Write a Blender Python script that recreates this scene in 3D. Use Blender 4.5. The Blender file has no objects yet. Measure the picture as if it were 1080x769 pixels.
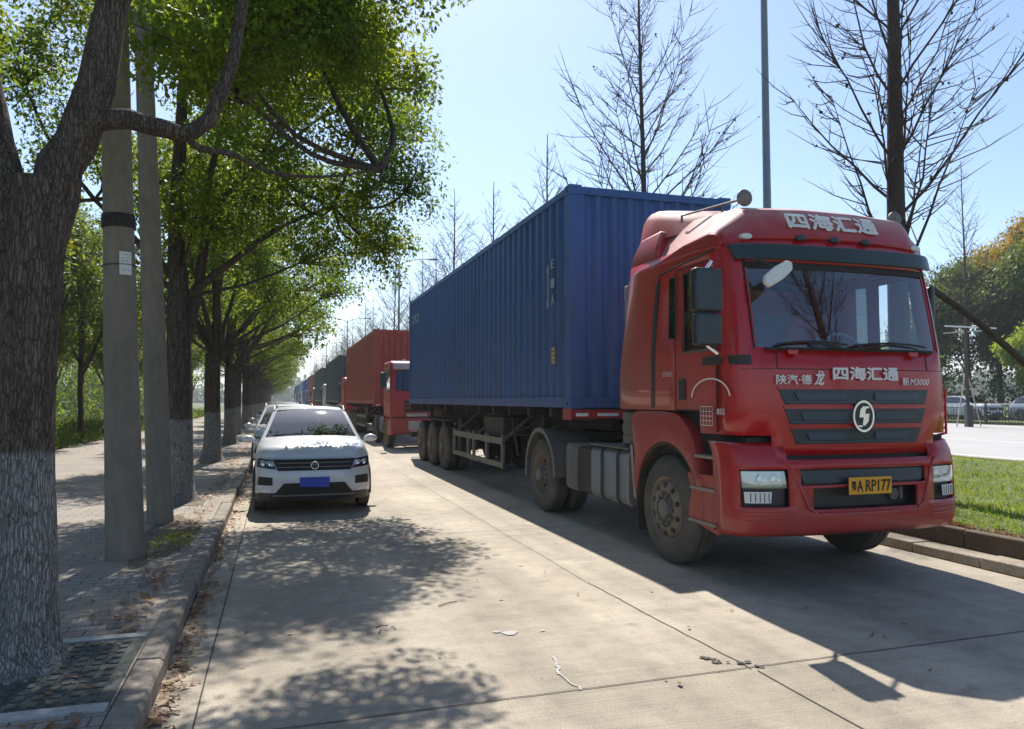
import bpy, bmesh, math, random
import numpy as np
from mathutils import Vector, Matrix, noise
R = math.radians
SC = bpy.context.scene
COL = SC.collection
random.seed(7)

# ---------------------------------------------------------------- camera
CAM_H = 1.6
cd = bpy.data.cameras.new('camera')
cam = bpy.data.objects.new('camera', cd)
COL.objects.link(cam)
cd.sensor_width = 36.0
cd.lens = 26.5
cd.clip_start = 0.05
cd.clip_end = 3000
_p, _a = R(2.70), R(17.307)
_F = Vector((math.sin(_a)*math.cos(_p), math.cos(_a)*math.cos(_p), math.sin(_p)))
_R = Vector((math.cos(_a), -math.sin(_a), 0))
_U = _R.cross(_F)
cam.matrix_world = Matrix(((_R.x, _U.x, -_F.x, 0), (_R.y, _U.y, -_F.y, 0), (_R.z, _U.z, -_F.z, CAM_H), (0, 0, 0, 1)))
SC.camera = cam

# ---------------------------------------------------------------- light
SUN_EL, SUN_AZ = 51.5, 7.2          # azimuth clockwise from +Y
world = bpy.data.worlds.new('World')
SC.world = world
world.use_nodes = True
wn = world.node_tree
bg = wn.nodes['Background']
sky = wn.nodes.new('ShaderNodeTexSky')
sky.sky_type = 'NISHITA'
sky.sun_disc = False
sky.sun_elevation = R(SUN_EL)
sky.sun_rotation = R(SUN_AZ)
sky.air_density = 1.0
sky.dust_density = 0.7
sky.ozone_density = 3.6
wn.links.new(sky.outputs[0], bg.inputs[0])
bg.inputs[1].default_value = 0.112
sd = bpy.data.lights.new('sun', 'SUN')
sd.energy = 4.8
sd.angle = R(0.5)
sd.color = (1.0, 0.94, 0.85)
sun = bpy.data.objects.new('sun', sd)
COL.objects.link(sun)
_sv = Vector((math.sin(R(SUN_AZ))*math.cos(R(SUN_EL)), math.cos(R(SUN_AZ))*math.cos(R(SUN_EL)), math.sin(R(SUN_EL))))
sun.rotation_euler = _sv.to_track_quat('Z', 'Y').to_euler()
SC.view_settings.view_transform = 'Standard'
SC.view_settings.look = 'None'
SC.view_settings.gamma = 1.0
SC.view_settings.exposure = 0.72
SC.view_settings.use_curve_mapping = False
SC.cycles.max_bounces = 8
SC.cycles.transparent_max_bounces = 24

# ---------------------------------------------------------------- helpers
def mat(name, col, rough=0.6, var=0.0, vscale=4.0, metal=0.0, bump=0.0, bscale=40.0, dust=None, coat=0.0, spec=None, stretch=None, emit=None, up_sun_dust=0, yfade=None):
    """Principled material; var = brightness mottling, dust = (colour, amount, noise scale, z0, z1): dirt that thins upwards from z0 to z1 (object space)"""
    m = bpy.data.materials.new(name)
    m.use_nodes = True
    nt = m.node_tree
    b = nt.nodes['Principled BSDF']
    b.inputs['Base Color'].default_value = (*col, 1)
    b.inputs['Roughness'].default_value = rough
    b.inputs['Metallic'].default_value = metal
    if spec is not None: b.inputs['Specular IOR Level'].default_value = spec
    if coat: b.inputs['Coat Weight'].default_value = coat; b.inputs['Coat Roughness'].default_value = 0.08
    if emit: b.inputs['Emission Color'].default_value = (*emit[0], 1); b.inputs['Emission Strength'].default_value = emit[1]
    if not (var or bump or dust): return m
    tc = nt.nodes.new('ShaderNodeTexCoord')
    mp = nt.nodes.new('ShaderNodeMapping')
    nt.links.new(tc.outputs['Object'], mp.inputs[0])
    if stretch: mp.inputs['Scale'].default_value = stretch
    cur = None
    def nz(scale, detail=5, src=mp):
        n = nt.nodes.new('ShaderNodeTexNoise'); n.inputs['Scale'].default_value = scale; n.inputs['Detail'].default_value = detail
        nt.links.new(src.outputs[0], n.inputs['Vector']); return n
    if var:
        n = nz(vscale); n2 = nz(vscale*7)
        mx = nt.nodes.new('ShaderNodeMath'); mx.operation = 'ADD'
        nt.links.new(n.outputs[0], mx.inputs[0]); nt.links.new(n2.outputs[0], mx.inputs[1])
        rp = nt.nodes.new('ShaderNodeValToRGB')
        rp.color_ramp.elements[0].position = 0.35*1; rp.color_ramp.elements[1].position = 0.68
        mh = nt.nodes.new('ShaderNodeMath'); mh.operation = 'MULTIPLY'; mh.inputs[1].default_value = 0.5
        nt.links.new(mx.outputs[0], mh.inputs[0]); nt.links.new(mh.outputs[0], rp.inputs[0])
        rp.color_ramp.elements[0].color = (*[c*(1-var) for c in col], 1)
        rp.color_ramp.elements[1].color = (*[min(1, c*(1+var)) for c in col], 1)
        cur = rp.outputs[0]
    if dust:
        dc, am, ds, z0, z1 = dust
        n = nz(ds, 8)
        sx = nt.nodes.new('ShaderNodeSeparateXYZ'); nt.links.new(tc.outputs['Object'], sx.inputs[0])
        mr = nt.nodes.new('ShaderNodeMapRange'); nt.links.new(sx.outputs[2], mr.inputs[0])
        mr.inputs[1].default_value = z0; mr.inputs[2].default_value = z1; mr.inputs[3].default_value = 1.0; mr.inputs[4].default_value = 0.12
        nr = nt.nodes.new('ShaderNodeMapRange'); nt.links.new(n.outputs[0], nr.inputs[0])
        nr.inputs[1].default_value = 0.3; nr.inputs[2].default_value = 0.7; nr.inputs[3].default_value = 0.3; nr.inputs[4].default_value = 1.0
        ml = nt.nodes.new('ShaderNodeMath'); ml.operation = 'MULTIPLY'
        nt.links.new(mr.outputs[0], ml.inputs[0]); nt.links.new(nr.outputs[0], ml.inputs[1])
        m2 = nt.nodes.new('ShaderNodeMath'); m2.operation = 'MULTIPLY'; m2.inputs[1].default_value = am
        nt.links.new(ml.outputs[0], m2.inputs[0])
        if yfade:
            yr = nt.nodes.new('ShaderNodeMapRange'); nt.links.new(sx.outputs[1], yr.inputs[0])
            for q_, v_ in zip((1, 2, 3, 4), yfade): yr.inputs[q_].default_value = v_
            m3 = nt.nodes.new('ShaderNodeMath'); m3.operation = 'MULTIPLY'; nt.links.new(m2.outputs[0], m3.inputs[0]); nt.links.new(yr.outputs[0], m3.inputs[1]); m2 = m3
        if up_sun_dust:  # up-facing faces turn paler: sunlit look painted in along with dust
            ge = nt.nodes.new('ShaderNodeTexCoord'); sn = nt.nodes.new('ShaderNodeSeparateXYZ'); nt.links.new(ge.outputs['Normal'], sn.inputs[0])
            ur = nt.nodes.new('ShaderNodeMapRange'); nt.links.new(sn.outputs[2], ur.inputs[0]); ur.inputs[1].default_value = .2; ur.inputs[2].default_value = .8; ur.inputs[4].default_value = up_sun_dust
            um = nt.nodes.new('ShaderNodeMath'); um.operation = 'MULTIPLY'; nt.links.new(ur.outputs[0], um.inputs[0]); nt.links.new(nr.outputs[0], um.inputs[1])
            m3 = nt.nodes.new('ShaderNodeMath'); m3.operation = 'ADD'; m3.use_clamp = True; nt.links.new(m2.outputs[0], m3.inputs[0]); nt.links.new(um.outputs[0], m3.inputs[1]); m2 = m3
        mix = nt.nodes.new('ShaderNodeMix'); mix.data_type = 'RGBA'
        nt.links.new(m2.outputs[0], mix.inputs[0])
        if cur: nt.links.new(cur, mix.inputs[6])
        else: mix.inputs[6].default_value = (*col, 1)
        mix.inputs[7].default_value = (*dc, 1)
        cur = mix.outputs[2]
        rr = nt.nodes.new('ShaderNodeMapRange'); nt.links.new(m2.outputs[0], rr.inputs[0])
        rr.inputs[3].default_value = rough; rr.inputs[4].default_value = 0.85
        nt.links.new(rr.outputs[0], b.inputs['Roughness'])
    if cur: nt.links.new(cur, b.inputs['Base Color'])
    if bump:
        n = nz(bscale, 6)
        bp = nt.nodes.new('ShaderNodeBump'); bp.inputs['Strength'].default_value = bump; bp.inputs['Distance'].default_value = 0.02
        nt.links.new(n.outputs[0], bp.inputs['Height']); nt.links.new(bp.outputs[0], b.inputs['Normal'])
    return m

def glass_mat(name, tint, opac, rough=0.02, fk=1.6):
    m = bpy.data.materials.new(name); m.use_nodes = True
    nt = m.node_tree; nt.nodes.clear()
    out = nt.nodes.new('ShaderNodeOutputMaterial')
    tr = nt.nodes.new('ShaderNodeBsdfTransparent'); tr.inputs[0].default_value = (*tint, 1)
    gl = nt.nodes.new('ShaderNodeBsdfGlossy'); gl.inputs['Roughness'].default_value = rough; gl.inputs[0].default_value = (0.95, 0.97, 1, 1)
    ge = nt.nodes.new('ShaderNodeNewGeometry'); dp = nt.nodes.new('ShaderNodeVectorMath'); dp.operation = 'DOT_PRODUCT'
    nt.links.new(ge.outputs['Normal'], dp.inputs[0]); nt.links.new(ge.outputs['Incoming'], dp.inputs[1])
    ab = nt.nodes.new('ShaderNodeMath'); ab.operation = 'ABSOLUTE'; nt.links.new(dp.outputs['Value'], ab.inputs[0])
    iv = nt.nodes.new('ShaderNodeMath'); iv.operation = 'SUBTRACT'; iv.inputs[0].default_value = 1.0; iv.use_clamp = True; nt.links.new(ab.outputs[0], iv.inputs[1])
    pw = nt.nodes.new('ShaderNodeMath'); pw.operation = 'POWER'; pw.inputs[1].default_value = 5.0; nt.links.new(iv.outputs[0], pw.inputs[0])
    fr = nt.nodes.new('ShaderNodeMath'); fr.operation = 'MULTIPLY_ADD'; fr.inputs[1].default_value = .95; fr.inputs[2].default_value = .05; nt.links.new(pw.outputs[0], fr.inputs[0])
    ml = nt.nodes.new('ShaderNodeMath'); ml.operation = 'MULTIPLY_ADD'; ml.inputs[1].default_value = fk; ml.inputs[2].default_value = opac
    nt.links.new(fr.outputs[0], ml.inputs[0])
    mx = nt.nodes.new('ShaderNodeMixShader')
    nt.links.new(ml.outputs[0], mx.inputs[0]); nt.links.new(tr.outputs[0], mx.inputs[1]); nt.links.new(gl.outputs[0], mx.inputs[2])
    nt.links.new(mx.outputs[0], out.inputs[0])
    return m

def leaf_mat(name, c1, c2, c3, trans=0.45, scale=1.2):
    m = bpy.data.materials.new(name); m.use_nodes = True
    nt = m.node_tree; nt.nodes.clear()
    out = nt.nodes.new('ShaderNodeOutputMaterial')
    tc = nt.nodes.new('ShaderNodeTexCoord')
    n1 = nt.nodes.new('ShaderNodeTexNoise'); n1.inputs['Scale'].default_value = scale; n1.inputs['Detail'].default_value = 3
    n2 = nt.nodes.new('ShaderNodeTexNoise'); n2.inputs['Scale'].default_value = 23; n2.inputs['Detail'].default_value = 2
    nt.links.new(tc.outputs['Object'], n1.inputs['Vector']); nt.links.new(tc.outputs['Object'], n2.inputs['Vector'])
    ad = nt.nodes.new('ShaderNodeMath'); ad.operation = 'MULTIPLY_ADD'; ad.inputs[1].default_value = 0.55
    a2 = nt.nodes.new('ShaderNodeMath'); a2.operation = 'MULTIPLY'; a2.inputs[1].default_value = 0.45
    nt.links.new(n2.outputs[0], a2.inputs[0]); nt.links.new(n1.outputs[0], ad.inputs[0]); nt.links.new(a2.outputs[0], ad.inputs[2])
    rp = nt.nodes.new('ShaderNodeValToRGB'); nt.links.new(ad.outputs[0], rp.inputs[0])
    e = rp.color_ramp.elements; e[0].position = 0.36; e[1].position = 0.64
    e[0].color = (*c1, 1); e[1].color = (*c3, 1)
    k = rp.color_ramp.elements.new(0.5); k.color = (*c2, 1)
    pr = nt.nodes.new('ShaderNodeBsdfPrincipled'); pr.inputs['Roughness'].default_value = 0.5; pr.inputs['Specular IOR Level'].default_value = 0.3
    tl = nt.nodes.new('ShaderNodeBsdfTranslucent')
    hs = nt.nodes.new('ShaderNodeHueSaturation'); hs.inputs['Value'].default_value = 2.0; hs.inputs['Hue'].default_value = 0.475; hs.inputs['Saturation'].default_value = 1.05
    nt.links.new(rp.outputs[0], pr.inputs['Base Color']); nt.links.new(rp.outputs[0], hs.inputs['Color']); nt.links.new(hs.outputs[0], tl.inputs[0])
    mx = nt.nodes.new('ShaderNodeMixShader'); mx.inputs[0].default_value = trans
    nt.links.new(pr.outputs[0], mx.inputs[1]); nt.links.new(tl.outputs[0], mx.inputs[2]); nt.links.new(mx.outputs[0], out.inputs[0])
    return m

class MB:
    def __init__(s): s.v = []; s.f = []
    def add(s, vs, fs):
        o = len(s.v); s.v += [tuple(p) for p in vs]; s.f += [tuple(i+o for i in f) for f in fs]; return s
    def box(s, x0, x1, y0, y1, z0, z1):
        return s.add([(x0,y0,z0),(x1,y0,z0),(x1,y1,z0),(x0,y1,z0),(x0,y0,z1),(x1,y0,z1),(x1,y1,z1),(x0,y1,z1)],
                     [(0,3,2,1),(4,5,6,7),(0,1,5,4),(1,2,6,5),(2,3,7,6),(3,0,4,7)])
    def tube(s, pts, rad, n=8, cap=True):
        pts = [Vector(p) for p in pts]
        if not hasattr(rad, '__len__'): rad = [rad]*len(pts)
        d0 = (pts[1]-pts[0]).normalized()
        up = Vector((0,0,1)) if abs(d0.z) < .9 else Vector((1,0,0))
        x = d0.cross(up).normalized(); vs = []
        for i, p in enumerate(pts):
            if i == 0: d = d0
            elif i == len(pts)-1: d = (pts[i]-pts[i-1]).normalized()
            else: d = ((pts[i+1]-pts[i]).normalized()+(pts[i]-pts[i-1]).normalized()).normalized()
            x = (x-d*x.dot(d)).normalized(); y = d.cross(x)
            for k in range(n):
                a = 2*math.pi*k/n; vs.append(p+(x*math.cos(a)+y*math.sin(a))*rad[i])
        fs = [(i*n+k, i*n+(k+1) % n, (i+1)*n+(k+1) % n, (i+1)*n+k) for i in range(len(pts)-1) for k in range(n)]
        if cap: fs += [tuple(range(n))[::-1], tuple((len(pts)-1)*n+k for k in range(n))]
        return s.add(vs, fs)
    def cyl(s, p0, p1, r0, r1=None, n=20): return s.tube([p0, p1], [r0, r0 if r1 is None else r1], n)
    def lathe(s, prof, c, axis='x', n=32, close=False, a0=0, a1=None):
        """prof: (offset along axis, radius)"""
        full = a1 is None; A = 2*math.pi if full else a1-a0; m = n if full else n+1
        vs = []
        for (t, r) in prof:
            for k in range(m):
                a = a0+A*k/n; u, w = r*math.cos(a), r*math.sin(a)
                vs.append({'x': (c[0]+t, c[1]+u, c[2]+w), 'y': (c[0]+u, c[1]+t, c[2]+w), 'z': (c[0]+u, c[1]+w, c[2]+t)}[axis])
        fs = []
        P = len(prof)
        for i in range(P if close else P-1):
            j = (i+1) % P
            for k in range(n):
                k2 = (k+1) % m
                fs.append((i*m+k, i*m+k2, j*m+k2, j*m+k))
        return s.add(vs, fs)
    def prism(s, poly, axis, a, b):
        n = len(poly)
        def P(q, t): return {'x': (t, q[0], q[1]), 'y': (q[0], t, q[1]), 'z': (q[0], q[1], t)}[axis]
        vs = [P(q, a) for q in poly]+[P(q, b) for q in poly]
        return s.add(vs, [tuple(range(n))[::-1], tuple(range(n, 2*n))]+[(i, (i+1) % n, n+(i+1) % n, n+i) for i in range(n)])
    def loft(s, rings, cap=False, closed=True):
        n = len(rings[0]); vs = [p for r in rings for p in r]; m = n if closed else n-1
        fs = [(i*n+k, i*n+(k+1) % n, (i+1)*n+(k+1) % n, (i+1)*n+k) for i in range(len(rings)-1) for k in range(m)]
        if cap: fs += [tuple(range(n))[::-1], tuple((len(rings)-1)*n+k for k in range(n))]
        return s.add(vs, fs)
    def mirror_x(s):
        n = len(s.v); s.v += [(-x, y, z) for x, y, z in s.v]; s.f += [tuple(n+i for i in f[::-1]) for f in s.f]; return s
    def build(s, name, m, parent=None, ang=35, bevel=0, fix=True):
        me = bpy.data.meshes.new(name)
        me.from_pydata([tuple(p) for p in s.v], [], s.f)
        if fix:
            b = bmesh.new(); b.from_mesh(me); bmesh.ops.recalc_face_normals(b, faces=b.faces); b.to_mesh(me); b.free()
        if ang: me.shade_smooth(); me.set_sharp_from_angle(angle=R(ang))
        if m: me.materials.append(m)
        o = bpy.data.objects.new(name, me); COL.objects.link(o)
        if parent: o.parent = parent
        if bevel:
            bv = o.modifiers.new('bevel', 'BEVEL'); bv.width = bevel; bv.segments = 2; bv.limit_method = 'ANGLE'; bv.angle_limit = R(40)
        return o

def fast_mesh(name, V, F, m, parent=None, smooth=False):
    """V (n,3), F (k,4) numpy quads"""
    me = bpy.data.meshes.new(name)
    me.vertices.add(len(V)); me.vertices.foreach_set('co', np.asarray(V, np.float32).ravel())
    k = len(F); w = F.shape[1]
    me.loops.add(k*w); me.loops.foreach_set('vertex_index', np.asarray(F, np.int32).ravel())
    me.polygons.add(k); me.polygons.foreach_set('loop_start', np.arange(k, dtype=np.int32)*w)
    me.update(calc_edges=True); me.validate()
    if smooth: me.shade_smooth()
    me.materials.append(m)
    o = bpy.data.objects.new(name, me); COL.objects.link(o)
    if parent: o.parent = parent
    return o

def merge(a, b):
    """fold mesh b (same parent frame) into a, keeping its own material"""
    for m in b.data.materials:
        if m.name not in [q.name for q in a.data.materials]: a.data.materials.append(m)
    names = [q.name for q in a.data.materials]; na = len(a.data.polygons)
    bm = bmesh.new(); bm.from_mesh(a.data); bm.from_mesh(b.data)
    bm.faces.ensure_lookup_table()
    ix = [names.index(b.data.materials[p.material_index].name) for p in b.data.polygons]
    for k, i in enumerate(ix): bm.faces[na+k].material_index = i
    bm.to_mesh(a.data); bm.free(); bpy.data.objects.remove(b)
    return a
def tag(o, label=None, cat=None, group=None, kind=None):
    if label: o['label'] = label
    if cat: o['category'] = cat
    if group: o['group'] = group
    if kind: o['kind'] = kind
    return o
def thing(name, loc, label, cat, group=None, rz=0):
    o = bpy.data.objects.new(name, None); COL.objects.link(o); o.location = loc; o.rotation_euler.z = rz
    o.empty_display_size = .2
    return tag(o, label, cat, group)
def copy_tree(o, parent=None):
    c = o.copy(); COL.objects.link(c)
    if parent: c.parent = parent
    for ch in list(o.children): copy_tree(ch, c)
    return c
def struct(mb, name, m, **k): return tag(mb.build(name, m, **k), kind='structure')
def lerp_tab(t, x):
    if x <= t[0][0]: return t[0][1]
    for (a, va), (b, vb) in zip(t, t[1:]):
        if x <= b: return va+(vb-va)*(x-a)/(b-a)
    return t[-1][1]
_tcache = {}
def text_geo(body, bold=0.0, shear=0.0):
    k = (body, bold, shear)
    if k not in _tcache:
        c = bpy.data.curves.new('txt', 'FONT'); c.body = body; c.offset = bold; c.shear = shear; c.resolution_u = 4
        o = bpy.data.objects.new('txt', c); COL.objects.link(o)
        dg = bpy.context.evaluated_depsgraph_get(); ev = o.evaluated_get(dg)
        me = bpy.data.meshes.new_from_object(ev)
        v = [tuple(p.co) for p in me.vertices]; f = [tuple(p.vertices) for p in me.polygons]
        bpy.data.objects.remove(o); bpy.data.curves.remove(c); bpy.data.meshes.remove(me)
        _tcache[k] = (v, f)
    return _tcache[k]
def text_on(body, u0, u1, v0, v1, fn, bold=0.02, shear=0.0, lift=(0, -1, 0)):
    """lettering fitted into the rectangle u0..u1, v0..v1 of a surface fn(u, v) -> point"""
    v, f = text_geo(body, 0.0, shear)
    xs = [p[0] for p in v]; ys = [p[1] for p in v]
    a, b, c, d = min(xs), max(xs), min(ys), max(ys)
    mb = MB(); e = bold*(v1-v0)
    # heavier strokes: the same glyphs again, shifted by a hair and laid half a millimetre lower
    for k, (sx, sy) in enumerate([(0, 0), (e, 0), (-e, 0), (0, e), (0, -e)] if bold else [(0, 0)]):
        pts = []
        for p in v:
            q = Vector(fn(u0+(u1-u0)*(p[0]-a)/(b-a)+sx, v0+(v1-v0)*(p[1]-c)/(d-c)+sy))
            if lift: q = q+Vector(lift)*(.0006*k)
            pts.append(q)
        mb.add(pts, f)
    return mb

# ---------------------------------------------------------------- materials
M = {}
M['red'] = mat('red_paint', (0.43, 0.004, 0.008), .28, .14, 3, coat=.35, dust=((.24, .15, .115), .85, 2.2, .9, 2.9), yfade=(.25, 1.3, .10, 1.0))
M['red_roof'] = mat('dusty_sunlit_red_roof_paint', (0.36, 0.008, 0.012), .32, .12, 3, coat=.2, dust=((.52, .37, .33), .2, 3, .9, 3.6), up_sun_dust=.95)  # pale pink on up-facing faces paints in sunlight on top of dust
M['red_bumper'] = mat('scuffed_red_paint', (0.40, 0.004, 0.008), .30, .15, 6, coat=.3, dust=((.20, .12, .09), .45, 5, .4, 1.1))
M['red_low'] = mat('dusty_red_paint', (0.36, 0.010, 0.012), .36, .12, 3, dust=((.25, .18, .14), .60, 3, .3, 1.9))
M['black'] = mat('black_plastic', (.018, .020, .022), .45, .2, 6, dust=((.16, .14, .12), .25, 4, .2, 2.5))
M['slate'] = mat('dark_slate_plastic', (.025, .036, .045), .35, .2, 6)
M['louvre'] = mat('blue_reflection_plastic', (.035, .055, .085), .35)  # blue tint is reflection put into the louvre colour
M['visor'] = mat('visor_plastic', (.022, .04, .04), .3, .15, 5)
M['rubber'] = mat('tyre_rubber', (.045, .042, .038), .85, .25, 8, bump=.15, bscale=60, dust=((.19, .16, .13), .65, 4, 0, 1.3))
M['rim'] = mat('dusty_rim', (.20, .17, .13), .7, .35, 9, metal=.2, dust=((.22, .16, .11), .6, 8, 0, 1.2))
M['rust'] = mat('rusty_dark_steel', (.055, .042, .033), .8, .4, 5, bump=.2, bscale=30)
M['chassis'] = mat('chassis_grime', (.035, .030, .026), .8, .4, 4, bump=.2, bscale=30)
M['grey_metal'] = mat('grimy_grey_metal', (.17, .165, .15), .6, .25, 4, metal=.25, dust=((.17, .14, .11), .6, 3, .2, 1.6))
M['alu'] = mat('dusty_aluminium', (.30, .29, .26), .5, .2, 3, metal=.35, dust=((.24, .19, .14), .6, 3, .2, 1.5))
M['chrome'] = mat('chrome', (.75, .76, .78), .15, metal=1.0)
M['letter'] = mat('pale_lettering', (.72, .70, .66), .6)
M['letter_dim'] = mat('faded_lettering', (.42, .36, .33), .7)
M['white_part'] = mat('white_plastic', (.7, .7, .68), .4)
M['plate_y'] = mat('yellow_plate', (.80, .36, .015), .45, .05, 20)
M['plate_b'] = mat('blue_plate', (.03, .07, .42), .4)
M['ink'] = mat('black_ink', (.02, .015, .01), .6)
M['glass'] = glass_mat('cab_glass', (.84, .89, .92), .06)
M['glass_dark'] = glass_mat('tinted_glass', (.12, .14, .15), .04, .02, 1.2)
M['lamp_glass'] = glass_mat('lamp_lens', (.85, .88, .9), .10)
M['interior'] = mat('cab_interior', (.24, .25, .28), .8)
M['car_interior'] = mat('car_interior', (.03, .03, .033), .8)
M['seat_red'] = mat('seat_cover_red', (.22, .02, .02), .8)
M['amber'] = mat('amber_lens', (.75, .25, .02), .3)
M['concrete_pole'] = mat('pole_concrete', (.215, .185, .148), .85, .22, 2.2, bump=.25, bscale=50, stretch=(1, 1, .35))
M['blue_box'] = mat('container_blue', (.018, .105, .34), .5, .22, 1.3, dust=((.13, .10, .08), .6, 4, -.3, 3.4), stretch=(1.6, 1.6, .22))
M['red_box'] = mat('container_oxide_red', (.36, .062, .040), .55, .18, 1.6, dust=((.13, .085, .06), .4, 3, -.5, 3.5))
M['teal_box'] = mat('container_dark_teal', (.035, .060, .075), .55, .18, 1.6)
M['brown_box'] = mat('container_brown', (.24, .11, .085), .6, .18, 1.6)
M['blue_box2'] = mat('container_bright_blue', (.02, .07, .32), .5, .16, 1.6)
M['sky_box'] = mat('container_light_blue', (.16, .30, .45), .5, .16, 1.6)
M['galv'] = mat('galvanised_pole', (.20, .24, .25), .45, .08, 3, metal=.3)

# ================================================================ SETTING
def ground_mat(name, fn):
    m = bpy.data.materials.new(name); m.use_nodes = True
    fn(m.node_tree, m.node_tree.nodes['Principled BSDF']); return m
def N(nt, t, **k):
    n = nt.nodes.new(t)
    for a, b in k.items():
        if a.startswith('i_'):
            key = a[2:]; key = int(key) if key.isdigit() else key.replace('_', ' ')
            n.inputs[key].default_value = b
        else: setattr(n, a, b)
    return n
def ramp(nt, src, stops):
    r = nt.nodes.new('ShaderNodeValToRGB'); nt.links.new(src, r.inputs[0])
    while len(r.color_ramp.elements) < len(stops): r.color_ramp.elements.new(.5)
    for e, (p, c) in zip(r.color_ramp.elements, stops):
        e.position = p; e.color = (*(c if hasattr(c, '__len__') else (c, c, c)), 1)
    return r
def mixc(nt, fac, a, b, mode='MIX'):
    x = nt.nodes.new('ShaderNodeMix'); x.data_type = 'RGBA'; x.blend_type = mode
    for i, q in ((0, fac), (6, a), (7, b)):
        if hasattr(q, 'is_linked'): nt.links.new(q, x.inputs[i])
        else: x.inputs[i].default_value = q if i == 0 else (*q, 1)
    return x.outputs[2]
def road_fn(nt, b):
    L = nt.links.new
    tc = N(nt, 'ShaderNodeTexCoord')
    n1 = N(nt, 'ShaderNodeTexNoise', i_Scale=.45, i_Detail=7); L(tc.outputs['Object'], n1.inputs['Vector'])
    n2 = N(nt, 'ShaderNodeTexNoise', i_Scale=4.5, i_Detail=8, i_Roughness=.7); L(tc.outputs['Object'], n2.inputs['Vector'])
    n3 = N(nt, 'ShaderNodeTexNoise', i_Scale=95, i_Detail=4); L(tc.outputs['Object'], n3.inputs['Vector'])
    mp = N(nt, 'ShaderNodeMapping'); mp.inputs['Scale'].default_value = (.8, 60, 1); L(tc.outputs['Object'], mp.inputs[0])
    n4 = N(nt, 'ShaderNodeTexNoise', i_Scale=1.0, i_Detail=3); L(mp.outputs[0], n4.inputs['Vector'])
    base = ramp(nt, n1.outputs[0], [(.32, (.275, .232, .175)), (.5, (.34, .292, .225)), (.68, (.42, .365, .285))])
    c = mixc(nt, .75, base.outputs[0], ramp(nt, n2.outputs[0], [(.3, .66), (.5, 1.0), (.7, 1.18)]).outputs[0], 'MULTIPLY')
    c = mixc(nt, .8, c, ramp(nt, n3.outputs[0], [(.3, .68), (.5, 1.0), (.68, 1.25)]).outputs[0], 'MULTIPLY')
    c = mixc(nt, .6, c, ramp(nt, n4.outputs[0], [(.35, .82), (.6, 1.08)]).outputs[0], 'MULTIPLY')
    # tyre-darkened wheel lanes and oil blots
    v = N(nt, 'ShaderNodeTexVoronoi', i_Scale=1.1); L(tc.outputs['Object'], v.inputs['Vector'])
    c = mixc(nt, .5, c, ramp(nt, v.outputs['Distance'], [(.03, .62), (.12, 1.0)]).outputs[0], 'MULTIPLY')
    mp2 = N(nt, 'ShaderNodeMapping'); mp2.inputs['Scale'].default_value = (1.5, .045, 1); L(tc.outputs['Object'], mp2.inputs[0])
    n5 = N(nt, 'ShaderNodeTexNoise', i_Scale=1.0, i_Detail=4); L(mp2.outputs[0], n5.inputs['Vector'])
    c = mixc(nt, .8, c, ramp(nt, n5.outputs[0], [(.40, .74), (.56, 1.05)]).outputs[0], 'MULTIPLY')
    n6 = N(nt, 'ShaderNodeTexNoise', i_Scale=1.7, i_Detail=5); L(tc.outputs['Object'], n6.inputs['Vector'])
    c = mixc(nt, .8, c, ramp(nt, n6.outputs[0], [(.24, .5), (.33, 1.0)]).outputs[0], 'MULTIPLY')
    L(c, b.inputs['Base Color']); b.inputs['Roughness'].default_value = .82
    ad = N(nt, 'ShaderNodeMath', operation='ADD'); L(n3.outputs[0], ad.inputs[0]); L(n4.outputs[0], ad.inputs[1])
    bp = N(nt, 'ShaderNodeBump', i_Strength=.35, i_Distance=.006); L(ad.outputs[0], bp.inputs['Height']); L(bp.outputs[0], b.inputs['Normal'])
M['road'] = ground_mat('road_concrete', road_fn)
def brick_fn(nt, b):
    L = nt.links.new
    tc = N(nt, 'ShaderNodeTexCoord')
    br = N(nt, 'ShaderNodeTexBrick'); L(tc.outputs['Object'], br.inputs['Vector'])
    for k, v in (('Scale', 1.0), ('Mortar Size', .006), ('Brick Width', .23), ('Row Height', .115), ('Mortar Smooth', .2)): br.inputs[k].default_value = v
    br.inputs['Color1'].default_value = (.27, .24, .21, 1); br.inputs['Color2'].default_value = (.22, .205, .185, 1); br.inputs['Mortar'].default_value = (.07, .06, .05, 1)
    n1 = N(nt, 'ShaderNodeTexNoise', i_Scale=1.3, i_Detail=8); L(tc.outputs['Object'], n1.inputs['Vector'])
    n2 = N(nt, 'ShaderNodeTexNoise', i_Scale=60, i_Detail=3); L(tc.outputs['Object'], n2.inputs['Vector'])
    c = mixc(nt, ramp(nt, n1.outputs[0], [(.42, 0.0), (.62, .75)]).outputs[0], br.outputs[0], (.30, .25, .19))
    c = mixc(nt, .6, c, ramp(nt, n2.outputs[0], [(.3, .6), (.65, 1.25)]).outputs[0], 'MULTIPLY')
    L(c, b.inputs['Base Color']); b.inputs['Roughness'].default_value = .85
    bp = N(nt, 'ShaderNodeBump', i_Strength=.5, i_Distance=.006); L(br.outputs['Fac'], bp.inputs['Height']); bp.invert = True; L(bp.outputs[0], b.inputs['Normal'])
M['paver'] = ground_mat('sidewalk_pavers', brick_fn)
M['kerb'] = mat('kerb_stone', (.215, .185, .15), .85, .4, 5, bump=.4, bscale=60)
M['kerb_dark'] = mat('shaded_kerb_stone', (.105, .075, .052), .9, .3, 3, bump=.4, bscale=40)  # dark brown carries the shade of the upright kerb face in its colour
M['kerb_light'] = mat('pale_kerb_stone', (.29, .25, .19), .85, .25, 4, bump=.4, bscale=60)
M['soil'] = mat('brown_soil', (.15, .12, .085), .95, .4, 3, bump=.6, bscale=40)
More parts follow.
